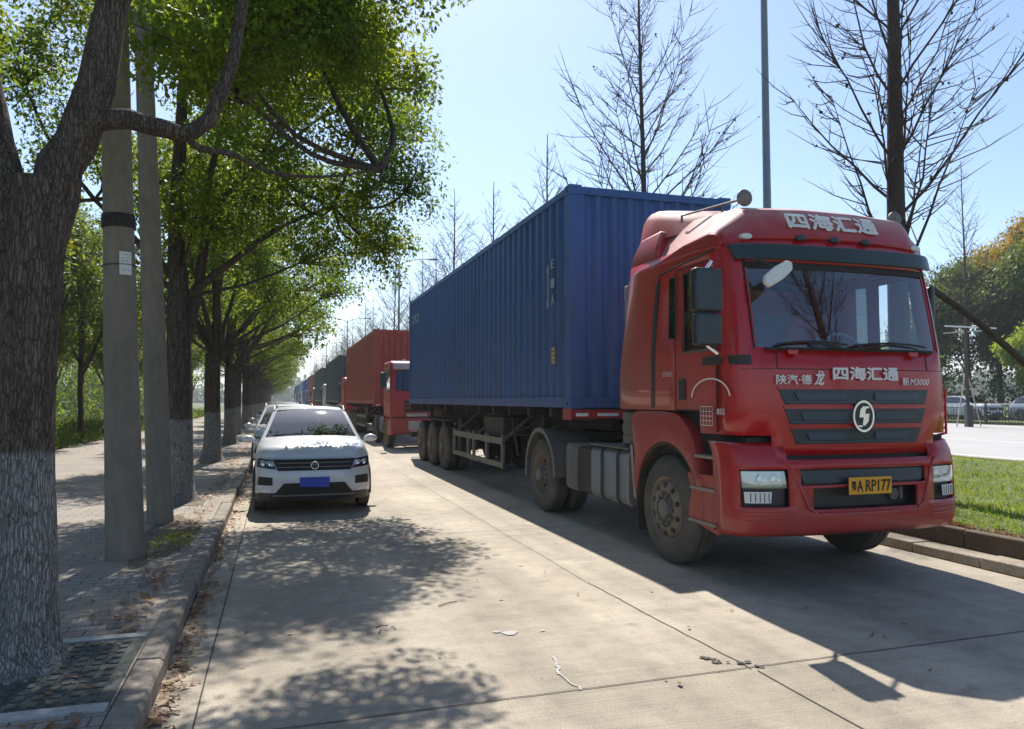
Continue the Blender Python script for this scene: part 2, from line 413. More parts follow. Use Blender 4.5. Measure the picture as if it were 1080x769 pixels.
M['pit'] = mat('tree_pit_grid', (.075, .085, .075), .9, .4, 9, bump=.6, bscale=50)
M['strip'] = mat('white_stone_strip', (.38, .37, .345), .8, .25, 6, bump=.2)
M['joint'] = mat('joint_tar', (.055, .045, .036), .9, .3, 12)
M['turf'] = mat('turf', (.11, .125, .035), .95, .5, 1.6, bump=.6, bscale=60)
M['verge'] = mat('rough_verge', (.09, .12, .03), .95, .4, 1.2, bump=.6, bscale=30)
M['asphalt'] = mat('far_road_concrete', (.36, .35, .34), .85, .1, .6, bump=.2, bscale=60)
M['lane_paint'] = mat('lane_paint', (.7, .7, .68), .7, .2, 4)

struct(MB().box(-1500, 1500, -300, 2500, -1.0, -.02), 'ground', M['verge'])
struct(MB().add([(-.60, -6, 0), (6.45, -6, 0), (6.45, 420, 0), (-.60, 420, 0)], [(0, 1, 2, 3)]), 'road', M['road'])
struct(MB().box(-6.2, -.747, -6, 420, -.015, .118), 'sidewalk', M['paver'])
# left kerb: stones 0.5-1 m long, slightly out of line
mb = MB(); y = -5.0; k = 0
while y < 140:
    ln = .98; j = random.uniform(-.006, .006); jz = random.uniform(-.008, .008); t = random.uniform(-.01, .01)
    x0, x1 = -.745, -.605
    a, b_ = y+.006, y+ln-.006
    prof = [(x1+.006, 0), (x1+.002, .108), (x1-.016, .128), (x0, .130), (x0, 0)]
    mb.loft([[(px+j, a, pz+jz*(pz > 0)) for px, pz in prof], [(px+j+t, b_, pz+jz*(pz > 0)) for px, pz in prof]], cap=True)
    y += ln
mb.box(-.745, -.61, 140, 420, 0, .13)
struct(mb, 'kerb', M['kerb'], bevel=.008)
# tree pit by the nearest tree
struct(MB().box(-2.3, -.76, 4.16, 5.24, .10, .123), 'tree_pit', M['pit'])
mb = MB(); mb.box(-2.35, -.76, 5.24, 5.32, .10, .134); mb.box(-2.35, -.76, 4.07, 4.16, .10, .134); mb.box(-2.45, -2.35, 4.06, 5.33, .10, .134)
struct(mb, 'tree_pit_border', M['strip'], bevel=.006)
mb = MB()
for i in range(17):
    for j in range(11):
        x = -2.24+i*.085; y = 4.21+j*.093
        mb.box(x, x+.05, y, y+.065, .110, .131)
struct(mb, 'tree_pit_grid_blocks', M['pit'], bevel=.004)
# soil strips round the poles and the other trees
def blob_sheet(cx, cy, rx, ry, z, seed, n=40):
    rnd = random.Random(seed); ph = [rnd.uniform(0, 6.28) for _ in range(4)]
    vs = [(cx, cy, z)]
    for k in range(n):
        a = 2*math.pi*k/n; r = 1+.12*math.sin(3*a+ph[0])+.08*math.sin(5*a+ph[1])+.05*math.sin(9*a+ph[2])
        vs.append((cx+rx*r*math.cos(a), cy+ry*r*math.sin(a), z))
    return vs, [(0, 1+k, 1+(k+1) % n) for k in range(n)]
mb = MB()
mb.add(*blob_sheet(-1.12, 9.1, .27, 1.5, .1225, 1))
for i in range(1, 12): mb.add(*blob_sheet(-1.40, 12.1+7.5*(i-1), .50, .62, .1228, i+5))
struct(mb, 'soil', M['soil'])
# concrete slab joints, cracks
def strip_line(mb, pts, w, z=.004):
    for (x0, y0), (x1, y1) in zip(pts, pts[1:]):
        d = Vector((x1-x0, y1-y0)); d.normalize(); nx, ny = -d.y*w/2, d.x*w/2
        mb.add([(x0+nx, y0+ny, z), (x1+nx, y1+ny, z), (x1-nx, y1-ny, z), (x0-nx, y0-ny, z)], [(0, 1, 2, 3)])
def wob(x0, y0, x1, y1, n, amp, rnd):
    return [(x0+(x1-x0)*i/n+rnd.uniform(-amp, amp), y0+(y1-y0)*i/n+rnd.uniform(-amp, amp)) for i in range(n+1)]
rnd = random.Random(3)
mb = MB()
strip_line(mb, wob(-.37, -5, -.37, 160, 150, .006, rnd), .009)
strip_line(mb, wob(2.74, -5, 2.74, 3.90, 30, .006, rnd), .009)
strip_line(mb, wob(2.72, 3.94, 2.62, 6.2, 16, .012, rnd), .008, .0045)
strip_line(mb, wob(2.62, 6.2, 2.72, 60, 80, .008, rnd), .0045, .0045)
for i in range(30):
    yj = 3.95+5.0*i
    strip_line(mb, wob(-.60, yj-.05, 6.4, yj+.08, 46, .006, rnd), .009, .005)
for i in range(2): strip_line(mb, wob(-.60, -1.0-5*i, 6.4, -1.0-5*i, 20, .005, rnd), .013, .005)
struct(mb, 'slab_joints', M['joint'])
mb = MB()   # spalled crack where the joints meet
for i in range(16):
    x = 2.47+rnd.uniform(0, .33); y = 4.2-(x-2.47)*.75+rnd.uniform(-.05, .05)
    vs, fs = blob_sheet(x, y, rnd.uniform(.008, .028), rnd.uniform(.008, .022), .006+i*.0003, i+70, 9); mb.add(vs, fs)
struct(mb, 'spalled_crack', M['joint'])
mb = MB()
strip_line(mb, wob(1.66, 4.48, 1.60, 4.20, 6, .012, rnd), .018, .0058)
strip_line(mb, wob(1.60, 4.20, 1.625, 3.93, 6, .014, rnd), .012, .0062)
mb.add(*blob_sheet(1.55, 5.02, .055, .045, .0058, 31, 12)); mb.add(*blob_sheet(1.47, 5.07, .03, .02, .0061, 32, 9))
mb.add(*blob_sheet(1.78, 5.00, .02, .012, .0064, 33, 9))
struct(mb, 'worn_paint_marks', M['strip'])
# right side: low kerb, ledge, second kerb, raised lawn, far road
def kerb_run(x0, x1, z1, seed, ylen, y1=150, zb=0.0):
    mb = MB(); y = -4; rr = random.Random(seed)
    while y < y1:
        j = rr.uniform(-.008, .008); jz = rr.uniform(-.006, .006)
        mb.box(x0+j, x1, y+.005, y+ylen-.005, zb, z1+jz); y += ylen
    return mb
struct(kerb_run(6.40, 6.66, .105, 4, .8), 'kerb', M['kerb_light'], bevel=.012)
struct(kerb_run(6.662, 6.80, .285, 9, 1.0), 'kerb', M['kerb_dark'], bevel=.015)
# lawn surface
def lawn_z(x, y): return .30+.02*math.sin(x*1.3+y*.7)+.015*math.sin(x*3.1-y*2.3)
xs = np.concatenate([[6.80], np.linspace(6.9, 15.1, 42)]); ys = np.concatenate([np.linspace(-4, 30, 120), np.linspace(31, 400, 40)])
V = np.array([(x, y, lawn_z(x, y)-(.03 if x < 6.85 else 0)) for x in xs for y in ys])
F = np.array([(i*len(ys)+j, (i+1)*len(ys)+j, (i+1)*len(ys)+j+1, i*len(ys)+j+1) for i in range(len(xs)-1) for j in range(len(ys)-1)])
tag(fast_mesh('lawn', V, F, M['turf'], smooth=True), kind='structure')
struct(MB().box(15.1, 15.3, -4, 300, 0, .31), 'kerb', M['kerb_light'], bevel=.02)
struct(MB().box(15.3, 37.6, -40, 420, -.01, .25), 'far_road', M['asphalt'])
mb = MB()
for i in range(18): mb.box(22.4, 22.52, -10+i*9, -6+i*9, .25, .254)
mb.box(16.2, 16.32, -10, 300, .25, .254); mb.box(35.9, 36.02, -10, 300, .25, .254)
struct(mb, 'lane_markings', M['lane_paint'])
struct(MB().box(37.6, 90, -40, 420, -.01, .36), 'far_verge', M['verge'])

# ================================================================ VEHICLES
def wheel(parent, x, y, r=.53, w=.28, side=-1, style='front', name='wheel', tyre_mat=None):
    """wheel whose outer face is at local x, on the given side; tyre mesh with a rim child"""
    d = -side     # inward direction along x
    t = MB()
    prof = [(0, r*.60), (-.005*1, r*.66), (.0, r*.80), (.018, r*.93), (.045, r*.985), (.06, r), (.095, r), (.10, r*.975), (.112, r*.975), (.117, r), (w/2-.008, r), (w/2, r*.975)]
    prof = prof+[(w-a, b) for a, b in prof[::-1][1:]]
    t.lathe([(a*d, b) for a, b in prof], (x, y, r), 'x', 44)
    tyre = t.build(name, tyre_mat or M['rubber'], parent, ang=40)
    q = MB()
    if style == 'front':
        pr = [(.0, .615), (.012, .575), (.03, .55), (.045, .53), (.02, .50), (-.002, .44), (-.012, .36), (-.005, .33), (.02, .31), (.02, 0.0)]
    elif style == 'rear':
        pr = [(.0, .615), (.02, .575), (.10, .53), (.125, .50), (.12, .40), (.125, .30), (.06, .28), (.045, .22), (.03, .20), (.03, .0)]
    q.lathe([(a*d, b*r) for a, b in pr], (x, y, r), 'x', 36)
    rim = q.build('rim', M['rim'], tyre, ang=30)
    # hub, nuts, hand holes
    h = MB()
    if style == 'front':
        h.lathe([(.02*d, .19*r), (-.035*d, .17*r), (-.045*d, .12*r), (-.045*d, 0)], (x, y, r), 'x', 20)
        nr, off = .265*r, -.002
    else:
        h.lathe([(.04*d, .20*r), (-.03*d, .18*r), (-.045*d, .15*r), (-.045*d, 0)], (x, y, r), 'x', 20)
        nr, off = .255*r, .045
    for k in range(10):
        a = 2*math.pi*k/10; cy, cz = y+nr*math.cos(a), r+nr*math.sin(a)
        h.cyl((x+(off+.03)*d, cy, cz), (x+(off-.022)*d, cy, cz), .017, n=6)
    h.build('hub', M['grey_metal'], rim, ang=30)
    g = MB()
    for k in range(10):
        a = 2*math.pi*(k+.5)/10; rr = (.43 if style == 'front' else .41)*r; cy, cz = y+rr*math.cos(a), r+rr*math.sin(a)
        o = -.006 if style == 'front' else .113
        g.cyl((x+(o+.02)*d, cy, cz), (x+(o-.003)*d, cy, cz), .028, n=12)
    merge(rim, g.build('hand_holes', M['ink'], None, ang=30))
    return tyre

# ---------------- the tractor cab surface
# plan columns of the right half: (x, y, lean weight)
CABC = [(0, .075, 1), (.2, .077, 1), (.4, .085, 1), (.6, .097, 1), (.75, .112, 1), (.86, .126, 1), (.97, .152, 1), (1.04, .185, 1), (1.09, .225, 1), (1.127, .285, 1), (1.147, .37, .95), (1.15, .48, .8),
        (1.153, .78, 0), (1.153, 1.06, 0), (1.153, 1.20, 0), (1.153, 1.37, 0), (1.153, 1.62, 0), (1.152, 1.70, 0), (1.150, 2.10, 0), (1.14, 2.45, 0), (1.10, 2.58, 0), (1.02, 2.63, 0), (0, 2.63, 0)]
CABZ = [1.13, 1.22, 1.30, 1.50, 1.72, 1.86, 2.05, 2.20, 2.45, 2.62, 2.80, 2.88, 2.96, 3.05]
LEAN = [(1.13, .015), (1.5, 0), (1.9, .012), (2.05, .03), (2.45, .10), (2.80, .175), (3.05, .235)]
def cab_pt(x, y, w, z):
    yy = y+lerp_tab(LEAN, z)*w
    if y > 1.65: yy -= max(0, z-1.9)*.26*(y-1.65)/1.0
    xs = 1-.012*max(0, z-2.05)
    return (x*xs, yy, z)
def cab_front(x, z, off=0.0):
    """point on the front skin of the cab at lateral x, height z, pushed out by off"""
    ax = abs(x); y = lerp_tab([(a, b) for a, b, c in CABC[:12]], ax)
    return (x, y+lerp_tab(LEAN, z)-off, z)
# bumper
BUMC = [(0, 0, 1), (.3, .003, 1), (.55, .012, 1), (.66, .022, 1), (.76, .042, 1), (.90, .066, 1), (1.02, .098, 1), (1.10, .135, 1), (1.15, .185, 1), (1.178, .26, 1), (1.185, .38, 1), (1.185, .50, 1)]
BUMZ = [.46, .50, .55, .62, .68, .71, .72, .86, .885, 1.02, 1.05, 1.10, 1.15, 1.20, 1.24]
BLEAN = [(.46, .05), (.50, .02), (.62, 0), (.9, .005), (1.05, .02), (1.15, .045), (1.24, .10)]
def bum_front(x, z, off=0.0):
    ax = abs(x); return (x, lerp_tab([(a, b) for a, b, c in BUMC], ax)+lerp_tab(BLEAN, z)-off, z)
def patch(surf, cor, off, th=.012, nx=12, nz=4, mb=None):
    """thickened panel on a surface: cor = [(xl,zb),(xr,zb),(xr2,zt),(xl2,zt)]"""
    mb = mb or MB()
    (a, b), (c, d), (e, f), (g, h) = cor
    fr, bk = [], []
    for j in range(nz+1):
        t = j/nz
        for i in range(nx+1):
            s = i/nx
            x = (a*(1-s)+c*s)*(1-t)+(g*(1-s)+e*s)*t; z = (b*(1-s)+d*s)*(1-t)+(h*(1-s)+f*s)*t
            fr.append(surf(x, z, off)); bk.append(surf(x, z, off-th))
    n = nx+1; o = len(fr)
    fs = [(j*n+i, j*n+i+1, (j+1)*n+i+1, (j+1)*n+i) for j in range(nz) for i in range(nx)]
    fs += [tuple(o+k for k in f[::-1]) for f in fs]
    for i in range(nx): fs += [(i, o+i, o+i+1, i+1), (nz*n+i, nz*n+i+1, o+nz*n+i+1, o+nz*n+i)]
    for j in range(nz): fs += [(j*n, (j+1)*n, o+(j+1)*n, o+j*n), (j*n+nx, o+j*n+nx, o+(j+1)*n+nx, (j+1)*n+nx)]
    mb.add(fr+bk, fs); return mb

T = thing('tractor_truck', (4.85, 5.30, 0), 'large red high-roof tractor truck with yellow plate, nearest vehicle at right', 'truck', 'trucks queued along the right side of the road')
nC, nZ = len(CABC), len(CABZ)
ring_cols = [(x, y, w, 1, i) for i, (x, y, w) in enumerate(CABC)]
full = [(-x, y, w, i) for i, (x, y, w) in reversed(list(enumerate(CABC)))][:-1]+[(x, y, w, i) for i, (x, y, w) in enumerate(CABC)]
# full runs rear-centre(left) ... front centre ... rear-centre(right)
parts = {'cab_body': [], 'windshield': [], 'doorL': [], 'doorR': [], 'dwinL': [], 'dwinR': [], 'swinL': [], 'swinR': []}
verts = [cab_pt(x, y, w, z) for z in CABZ for (x, y, w, i) in full]
nf = len(full)
for j in range(nZ-1):
    z0, z1 = CABZ[j], CABZ[j+1]
    for k in range(nf-1):
        ia, ib = full[k][3], full[k+1][3]; lo = min(ia, ib); s = 'L' if full[k][0]+full[k+1][0] < 0 else 'R'
        f = (j*nf+k, j*nf+k+1, (j+1)*nf+k+1, (j+1)*nf+k)
        if lo >= 12 and z1 <= 1.50+1e-6: continue
        if 5 <= lo < 12 and z1 <= 1.30+1e-6: continue
        p = 'cab_body'
        if lo < 6 and 2.05-1e-6 <= z0 and z1 <= 2.80+1e-6: p = 'windshield'
        elif 10 <= lo < 13 and 2.05-1e-6 <= z0 and z1 <= 2.80+1e-6 and lo >= 11: p = 'dwin'+s
        elif lo == 14 and 2.20-1e-6 <= z0 and z1 <= 2.80+1e-6: p = 'swin'+s
        elif 11 <= lo < 14 and z0 >= 1.5-1e-6 and z1 <= 2.88: p = 'door'+s
        elif lo == 11 and 1.3-1e-6 <= z0 and z1 <= 2.88: p = 'door'+s
        parts[p].append(f)
def sub(vs, fs):
    mb = MB(); idx = {}
    for f in fs:
        g = []
        for i in f:
            if i not in idx: idx[i] = len(mb.v); mb.v.append(vs[i])
            g.append(idx[i])
        mb.f.append(tuple(g))
    return mb
cab = sub(verts, parts['cab_body']).build('cab_body', M['red'], T, ang=38, fix=False)
for o_ in (cab,):
    sm = o_.modifiers.new('thickness', 'SOLIDIFY'); sm.thickness = .025; sm.offset = 1 if False else -1
def glass_from(fs, inset):
    mb = sub(verts, fs); mb.v = [(x*(1-inset), y+(inset*1.2 if abs(x) < 1.05 else 0), z) for x, y, z in mb.v]; return mb
glass_from(parts['windshield'], .008).build('windshield', M['glass'], T, fix=False)
for s in 'LR':
    d = sub(verts, parts['door'+s]).build('door', M['red'], T, fix=False)
    glass_from(parts['dwin'+s], .012).build('window', M['glass'], d, fix=False)
    glass_from(parts['swin'+s], .010).build('window', M['glass_dark'], T, fix=False)
    sg = -1 if s == 'L' else 1
    xx = sg*1.158
    def S(y, z): return (sg*(1.156-.012*1.15*max(0, z-2.05)), y, z)
    sm_ = MB()
    for pts in ([S(1.215, 1.5), S(1.215, 2.2), S(1.215, 2.84)], [S(1.215, 2.86), S(.66, 2.86)], [S(.50, 1.32), S(.50, 2.03)], [S(.52, 1.50), S(1.2, 1.505)]):
        sm_.tube(pts, .006, 5)
    sm_.build('door_seam', M['ink'], d)
    rb = MB()   # window rubber
    rb.tube([S(.52, 2.05), S(.60, 2.45), S(.66, 2.80), S(1.06, 2.80), S(1.06, 2.05), S(.52, 2.05)], .014, 6)
    rb.tube([S(1.20, 2.20), S(1.20, 2.80), S(1.37, 2.80), S(1.37, 2.20), S(1.20, 2.20)], .013, 6)
    rb.build('window_rubber', M['black'], d)
    h = MB().box(min(sg*1.156, sg*1.172), max(sg*1.156, sg*1.172), 1.03, 1.14, 1.60, 1.80); h.build('door_handle', M['black'], d, bevel=.01)
    # long black side seam / air duct slit behind the door
    v = MB(); v.prism([(1.66, 1.52), (1.72, 1.52), (1.70, 2.15), (1.60, 2.75), (1.53, 2.84), (1.54, 2.72), (1.63, 2.12)], 'x', sg*1.150, sg*1.160)
    v.build('side_slit', M['slate'], T)
    w_ = MB(); w_.tube([S(1.55, 2.86), S(1.2, 2.905), S(.7, 2.93), (sg*1.13, .55, 2.95)], .011, 6)
    w_.build('roof_seam', M['ink'], T)
# A pillar seams, front panel seams
mb = MB()
for sg in (-1, 1):
    mb.tube([cab_front(sg*.985, z, .002) for z in (2.04, 2.2, 2.45, 2.62, 2.82)], .008, 5)
    mb.tube([cab_front(sg*.80, 1.865, .001), cab_front(sg*.80, 2.03, .001)], .005, 5)
    mb.tube([cab_front(sg*x, 1.865, .001) for x in (.80, .9, 1.0, 1.08, 1.13)], .004, 5)
mb.tube([cab_front(x/10, 1.865, .0005) for x in range(-8, 9)], .004, 5)
mb.tube([cab_front(x/10, 2.038, .004) for x in range(-9, 10)], .014, 6)
mb.build('panel_seam', M['ink'], T)
# visor
mb = MB(); patch(cab_front, [(-1.06, 2.825), (1.06, 2.825), (1.10, 2.965), (-1.10, 2.965)], .075, .05, 24, 3, mb)
vz = mb.build('visor', M['visor'], T, bevel=.008)
mb = MB(); patch(cab_front, [(-.97, 2.755), (.97, 2.755), (.98, 2.81), (-.98, 2.81)], .004, .01, 20, 1, mb); mb.build('windshield_top_band', M['ink'], T)
# roof: high cowl with chamfered shoulders, then the rear deflector
def roof_ring(y, zt, hw=1.13, zb=3.03, sh=.26, zc=None):
    zc = zc if zc is not None else zb+.10
    zc = min(zc, zt-.02)
    return [(-hw, y, zb), (-hw, y, zc), (-hw+.03, y, zc+.035*(zt > zc+.05)), (-hw+sh*.95, y, zt-.012), (-hw+sh*1.15, y, zt), (-.3, y, zt+.022), (.3, y, zt+.022), (hw-sh*1.15, y, zt), (hw-sh*.95, y, zt-.012), (hw-.03, y, zc+.035*(zt > zc+.05)), (hw, y, zc), (hw, y, zb)]
def bow(x): return lerp_tab([(a, b-.075) for a, b, c in CABC[:12]], abs(x))
rings = []
for (y, zt, zb, hw, zc) in [(.29, 3.03, 2.95, 1.12, 2.99), (.30, 3.08, 2.95, 1.125, 3.02), (.325, 3.16, 2.95, 1.13, 3.06), (.37, 3.25, 2.96, 1.135, 3.08), (.42, 3.31, 2.97, 1.138, 3.09), (.52, 3.35, 2.97, 1.14, 3.10), (1.0, 3.385, 2.97, 1.14, 3.08), (1.5, 3.42, 2.96, 1.14, 3.02), (1.74, 3.43, 2.95, 1.14, 2.99), (1.78, 3.40, 2.95, 1.13, 3.0), (1.82, 3.30, 2.95, 1.08, 3.02)]:
    rg = roof_ring(y, zt, hw, zb, .26, zc)
    fade = max(0, 1-(y-.29)/1.2)
    rings.append([(px, py+min(bow(px), .19)*fade, pz) for px, py, pz in rg])
RR = rings
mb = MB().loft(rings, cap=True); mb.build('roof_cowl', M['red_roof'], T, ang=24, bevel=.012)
# rear deflector hood: narrower and taller, with a rounded front
rings = []
for (y, zt, hw) in [(1.00, 3.36, .50), (1.10, 3.44, .80), (1.3, 3.51, .90), (1.6, 3.58, .97), (1.85, 3.64, 1.0), (2.05, 3.68, 1.01), (2.16, 3.66, 1.0), (2.24, 3.52, .98)]:
    rings.append([(-hw-.05, y, 3.28), (-hw, y, zt-.13), (-hw+.05, y, zt-.05), (-hw+.14, y, zt-.008), (-.4, y, zt+.02), (.4, y, zt+.02), (hw-.14, y, zt-.008), (hw-.05, y, zt-.05), (hw, y, zt-.13), (hw+.05, y, 3.28)])
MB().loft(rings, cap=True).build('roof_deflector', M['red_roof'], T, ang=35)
# rear shoulder filling between cab body top and deflector
rings = [[(-1.14, 1.6, z0), (1.14, 1.6, z0), (1.12, y1, z0), (-1.12, y1, z0)] for z0, y1 in ((3.04, 2.25), (3.15, 2.22))]
rings += [[(-1.07, 1.65, 3.36), (1.07, 1.65, 3.36), (1.04, 2.14, 3.36), (-1.04, 2.14, 3.36)]]
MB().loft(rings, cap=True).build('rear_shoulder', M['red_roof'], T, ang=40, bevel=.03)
# markers on the cowl
def cowl_front(x, z, off=0.0):
    t = lerp_tab([(2.95, .29), (3.08, .30), (3.16, .325), (3.25, .37), (3.31, .42), (3.35, .52)], z)
    fade = max(0, 1-(t-.29)/1.2)
    return (x, t+min(bow(x), .19)*fade-off, z)
for x, z in ((-.93, 3.04), (-.40, 3.045), (-.05, 3.045), (.30, 3.045), (.93, 3.04)):
    o = MB(); c = cowl_front(x, z)
    cc = MB().lathe([(-.030, 0), (-.028, .02), (-.018, .036), (0.02, .040)], (0, 0, 0), 'y', 16)
    cc.v = [(c[0]+vx*1.5, c[1]+vy, c[2]+vz_*.72) for vx, vy, vz_ in cc.v]
    cc.build('marker_lamp', M['white_part'] if abs(x) > .8 else M['slate'], T)
# cowl lettering and front lettering
def obj_text(body, u0, u1, v0, v1, surf, off, mname, parent, bold=.02, name='lettering', shear=0):
    return text_on(body, u0, u1, v0, v1, lambda u, v: surf(u, v, off), bold, shear).build(name, M[mname], parent, ang=0, fix=False)
obj_text('四海汇通', -.51, .46, 3.135, 3.29, cowl_front, .022, 'letter', T, .055)
obj_text('四海汇通', -.28, .42, 1.775, 1.885, cab_front, .022, 'letter', T, .05)
obj_text('陕汽·德', -.83, -.50, 1.735, 1.815, cab_front, .022, 'letter', T, .02)
obj_text('龙', -.47, -.37, 1.73, 1.85, cab_front, .022, 'letter', T, .03, shear=.25)
obj_text('新', .47, .545, 1.73, 1.80, cab_front, .022, 'letter', T, .02)
obj_text('M3000', .555, .80, 1.735, 1.79, cab_front, .022, 'letter', T, .03, shear=.3)
# grille slots
for z0, z1, xb, xt in ((1.565, 1.695, .745, .80), (1.395, 1.53, .70, .755), (1.225, 1.36, .635, .70)):
    g = MB(); patch(cab_front, [(-xb, z0), (xb, z0), (xt, z1), (-xt, z1)], .010, .03, 24, 2, g)
    g = g.build('grille', M['slate'], T, bevel=.006)
    q = MB()
    for sg in (-1, 1):
        patch(cab_front, [(sg*.15, z0+.035), (sg*(xb-.12), z0+.035), (sg*(xt-.14), z1-.035), (sg*.15, z1-.035)], .022, .01, 10, 1, q)
    patch(cab_front, [(-xb+.02, z0+.008), (xb-.02, z0+.008), (xb-.01, z0+.022), (-xb+.01, z0+.022)], .018, .008, 20, 1, q)
    q.build('louvre', M['louvre'], g)
    q = MB(); patch(cab_front, [(-xt, z1-.004), (xt, z1-.004), (xt+.012, z1+.014), (-xt-.012, z1+.014)], .014, .02, 24, 1, q)
    q.build('grille_lip', M['red'], g)
# emblem: ring with split bolt
em = MB()
cy_ = cab_front(0, 1.46)[1]
n = 40; ro, ri = [], []
for k in range(n):
    a = 2*math.pi*k/n; ro.append((.113*math.cos(a), .137*math.sin(a))); ri.append((.095*math.cos(a), .118*math.sin(a)))
vs = [(x, cy_-.045, 1.46+z) for x, z in ro]+[(x, cy_-.045, 1.46+z) for x, z in ri]+[(x, cy_+.0, 1.46+z) for x, z in ro]+[(x, cy_, 1.46+z) for x, z in ri]
fs = []
for k in range(n):
    k2 = (k+1) % n; fs += [(k, k2, n+k2, n+k), (k, 2*n+k, 2*n+k2, k2), (n+k, n+k2, 3*n+k2, 3*n+k)]
em.add(vs, fs)
bolt = [(.052, .082), (-.012, .082), (-.040, .048), (-.052, .0), (-.052, -.012), (-.008, -.012), (-.030, -.088), (-.052, -.088), (-.030, -.108), (.028, -.092), (.048, -.04), (.056, .018), (.006, .018), (.022, .066), (.052, .066)]
bolt_a = [(.055, .085), (-.010, .085), (-.038, .060), (-.050, -.010), (-.004, -.010), (-.016, -.080), (.010, -.080), (.045, -.045), (.058, .022), (.012, .022), (.024, .068), (.055, .068)]
em.prism([(x, 1.46+z) for x, z in bolt_a], 'y', cy_-.047, cy_-.01)
em.prism([(-.068, 1.46-.078), (-.020, 1.46-.078), (-.020, 1.46-.092), (-.055, 1.46-.092)], 'y', cy_-.047, cy_-.01)
disc = MB().prism([(x*.99, 1.46+z*.99) for x, z in ro], 'y', cy_-.035, cy_+.01).build('emblem_disc', M['slate'], T)
em.build('emblem', M['chrome'], disc, ang=30)
# bumper shell with recessed cells
fullb = [(-x, y, w, i) for i, (x, y, w) in reversed(list(enumerate(BUMC)))][:-1]+[(x, y, w, i) for i, (x, y, w) in enumerate(BUMC)]
bv_, holes = [], {'lamp': [], 'slot': [], 'low': []}
mbb = MB(); nb = len(fullb)
def bpt(k, z, dy=0):
    x, y, w, i = fullb[k]; return (x*(1 if z > .5 else .985), y+lerp_tab(BLEAN, z)+dy, z)
for z in BUMZ: mbb.v += [bpt(k, z) for k in range(nb)]
for j in range(len(BUMZ)-1):
    z0, z1 = BUMZ[j], BUMZ[j+1]
    for k in range(nb-1):
        lo = min(fullb[k][3], fullb[k+1][3]); kind = None
        if 4 <= lo < 8 and .71-1e-6 <= z0 and z1 <= 1.02+1e-6: kind = 'lamp'
        if lo < 3 and .885-1e-6 <= z0 and z1 <= 1.02+1e-6: kind = 'slot'
        if lo < 2 and .68-1e-6 <= z0 and z1 <= .86+1e-6: kind = 'low'
        if lo < 4 and z0 >= 1.10-1e-6: continue
        f = [j*nb+k, j*nb+k+1, (j+1)*nb+k+1, (j+1)*nb+k]
        if not kind: mbb.f.append(tuple(f)); continue
        holes[kind].append((k, z0, z1))
bump = mbb.build('bumper', M['red_bumper'], T, ang=38, fix=False)
sm = bump.modifiers.new('thickness', 'SOLIDIFY'); sm.thickness = .035; sm.offset = -1
rec = MB()
for kd, dep in (('lamp', .07), ('slot', .05), ('low', .14)):
    for k, z0, z1 in holes[kd]:
        rec.add([bpt(k, z0, dep), bpt(k+1, z0, dep), bpt(k+1, z1, dep), bpt(k, z1, dep)], [(0, 1, 2, 3)])
rec.box(-1.1, 1.1, .30, .34, .5, 1.2); rec.box(-.95, .95, .16, .30, 1.085, 1.16)
rec.build('bumper_liner', M['black'], bump, ang=0, fix=False)
q = MB(); patch(bum_front, [(-.62, .90), (.62, .90), (.655, 1.005), (-.655, 1.005)], -.022, .02, 20, 1, q); q.build('bumper_grille', M['slate'], bump)
q = MB()
for sg in (-1, 1): # raised V shaped edges and steps
    q.tube([bum_front(sg*x, z, .004) for x, z in ((.80, 1.09), (.72, 1.0), (.66, .85), (.60, .70), (.54, .665))], .012, 6)
q.tube([bum_front(x/10, .662, .003) for x in range(-5, 6)], .010, 6)
for sg in (-1, 1):
    for z in (.665, .63, .595): q.tube([bum_front(sg*x, z, .002) for x in (.72, .85, 1.0, 1.1, 1.16)], .007, 5)
q.build('bumper_ridge', M['red_bumper'], bump)
for sg in (-1, 1):
    h = MB(); patch(bum_front, [(sg*.775, .865), (sg*1.125, .865), (sg*1.13, 1.005), (sg*.79, 1.005)], -.012, .006, 10, 3, h)
    h = h.build('headlight', M['lamp_glass'], bump)
    r_ = MB()
    patch(bum_front, [(sg*.785, .87), (sg*1.12, .87), (sg*1.12, 1.0), (sg*.795, 1.0)], -.058, .005, 10, 2, r_)
    r_.build('reflector', M['white_part'], h)
    l_ = MB()
    for xc, rr_ in ((.98, .052), (.865, .050)):
        c = bum_front(sg*xc, .935, -.035); l_.lathe([(0.012, rr_), (-.012, rr_), (-.012, rr_*.86), (.004, rr_*.8), (-.002, rr_*.5), (-.008, 0)], c, 'y', 20)
    l_.build('projector', M['chrome'], h)
    f_ = MB(); patch(bum_front, [(sg*.91, .74), (sg*1.11, .74), (sg*1.115, .835), (sg*.90, .835)], -.02, .01, 8, 2, f_)
    f_ = f_.build('fog_lamp', M['white_part'], bump, bevel=.005)
    g_ = MB()
    for q_ in range(5): patch(bum_front, [(sg*(.925+.036*q_), .75), (sg*(.932+.036*q_), .75), (sg*(.932+.036*q_), .825), (sg*(.925+.036*q_), .825)], -.016, .005, 1, 1, g_)
    g_.build('lens_rib', M['grey_metal'], f_)
q = MB(); c = bum_front(.37, .775, -.09); q.lathe([(0, .034), (0, .05), (.02, .05)], c, 'y', 16); q.cyl(c, (c[0], c[1]+.03, c[2]), .03)
q.box(.43, .46, c[1]-.0, c[1]+.05, .73, .83); q.build('tow_eye', M['grey_metal'], bump)
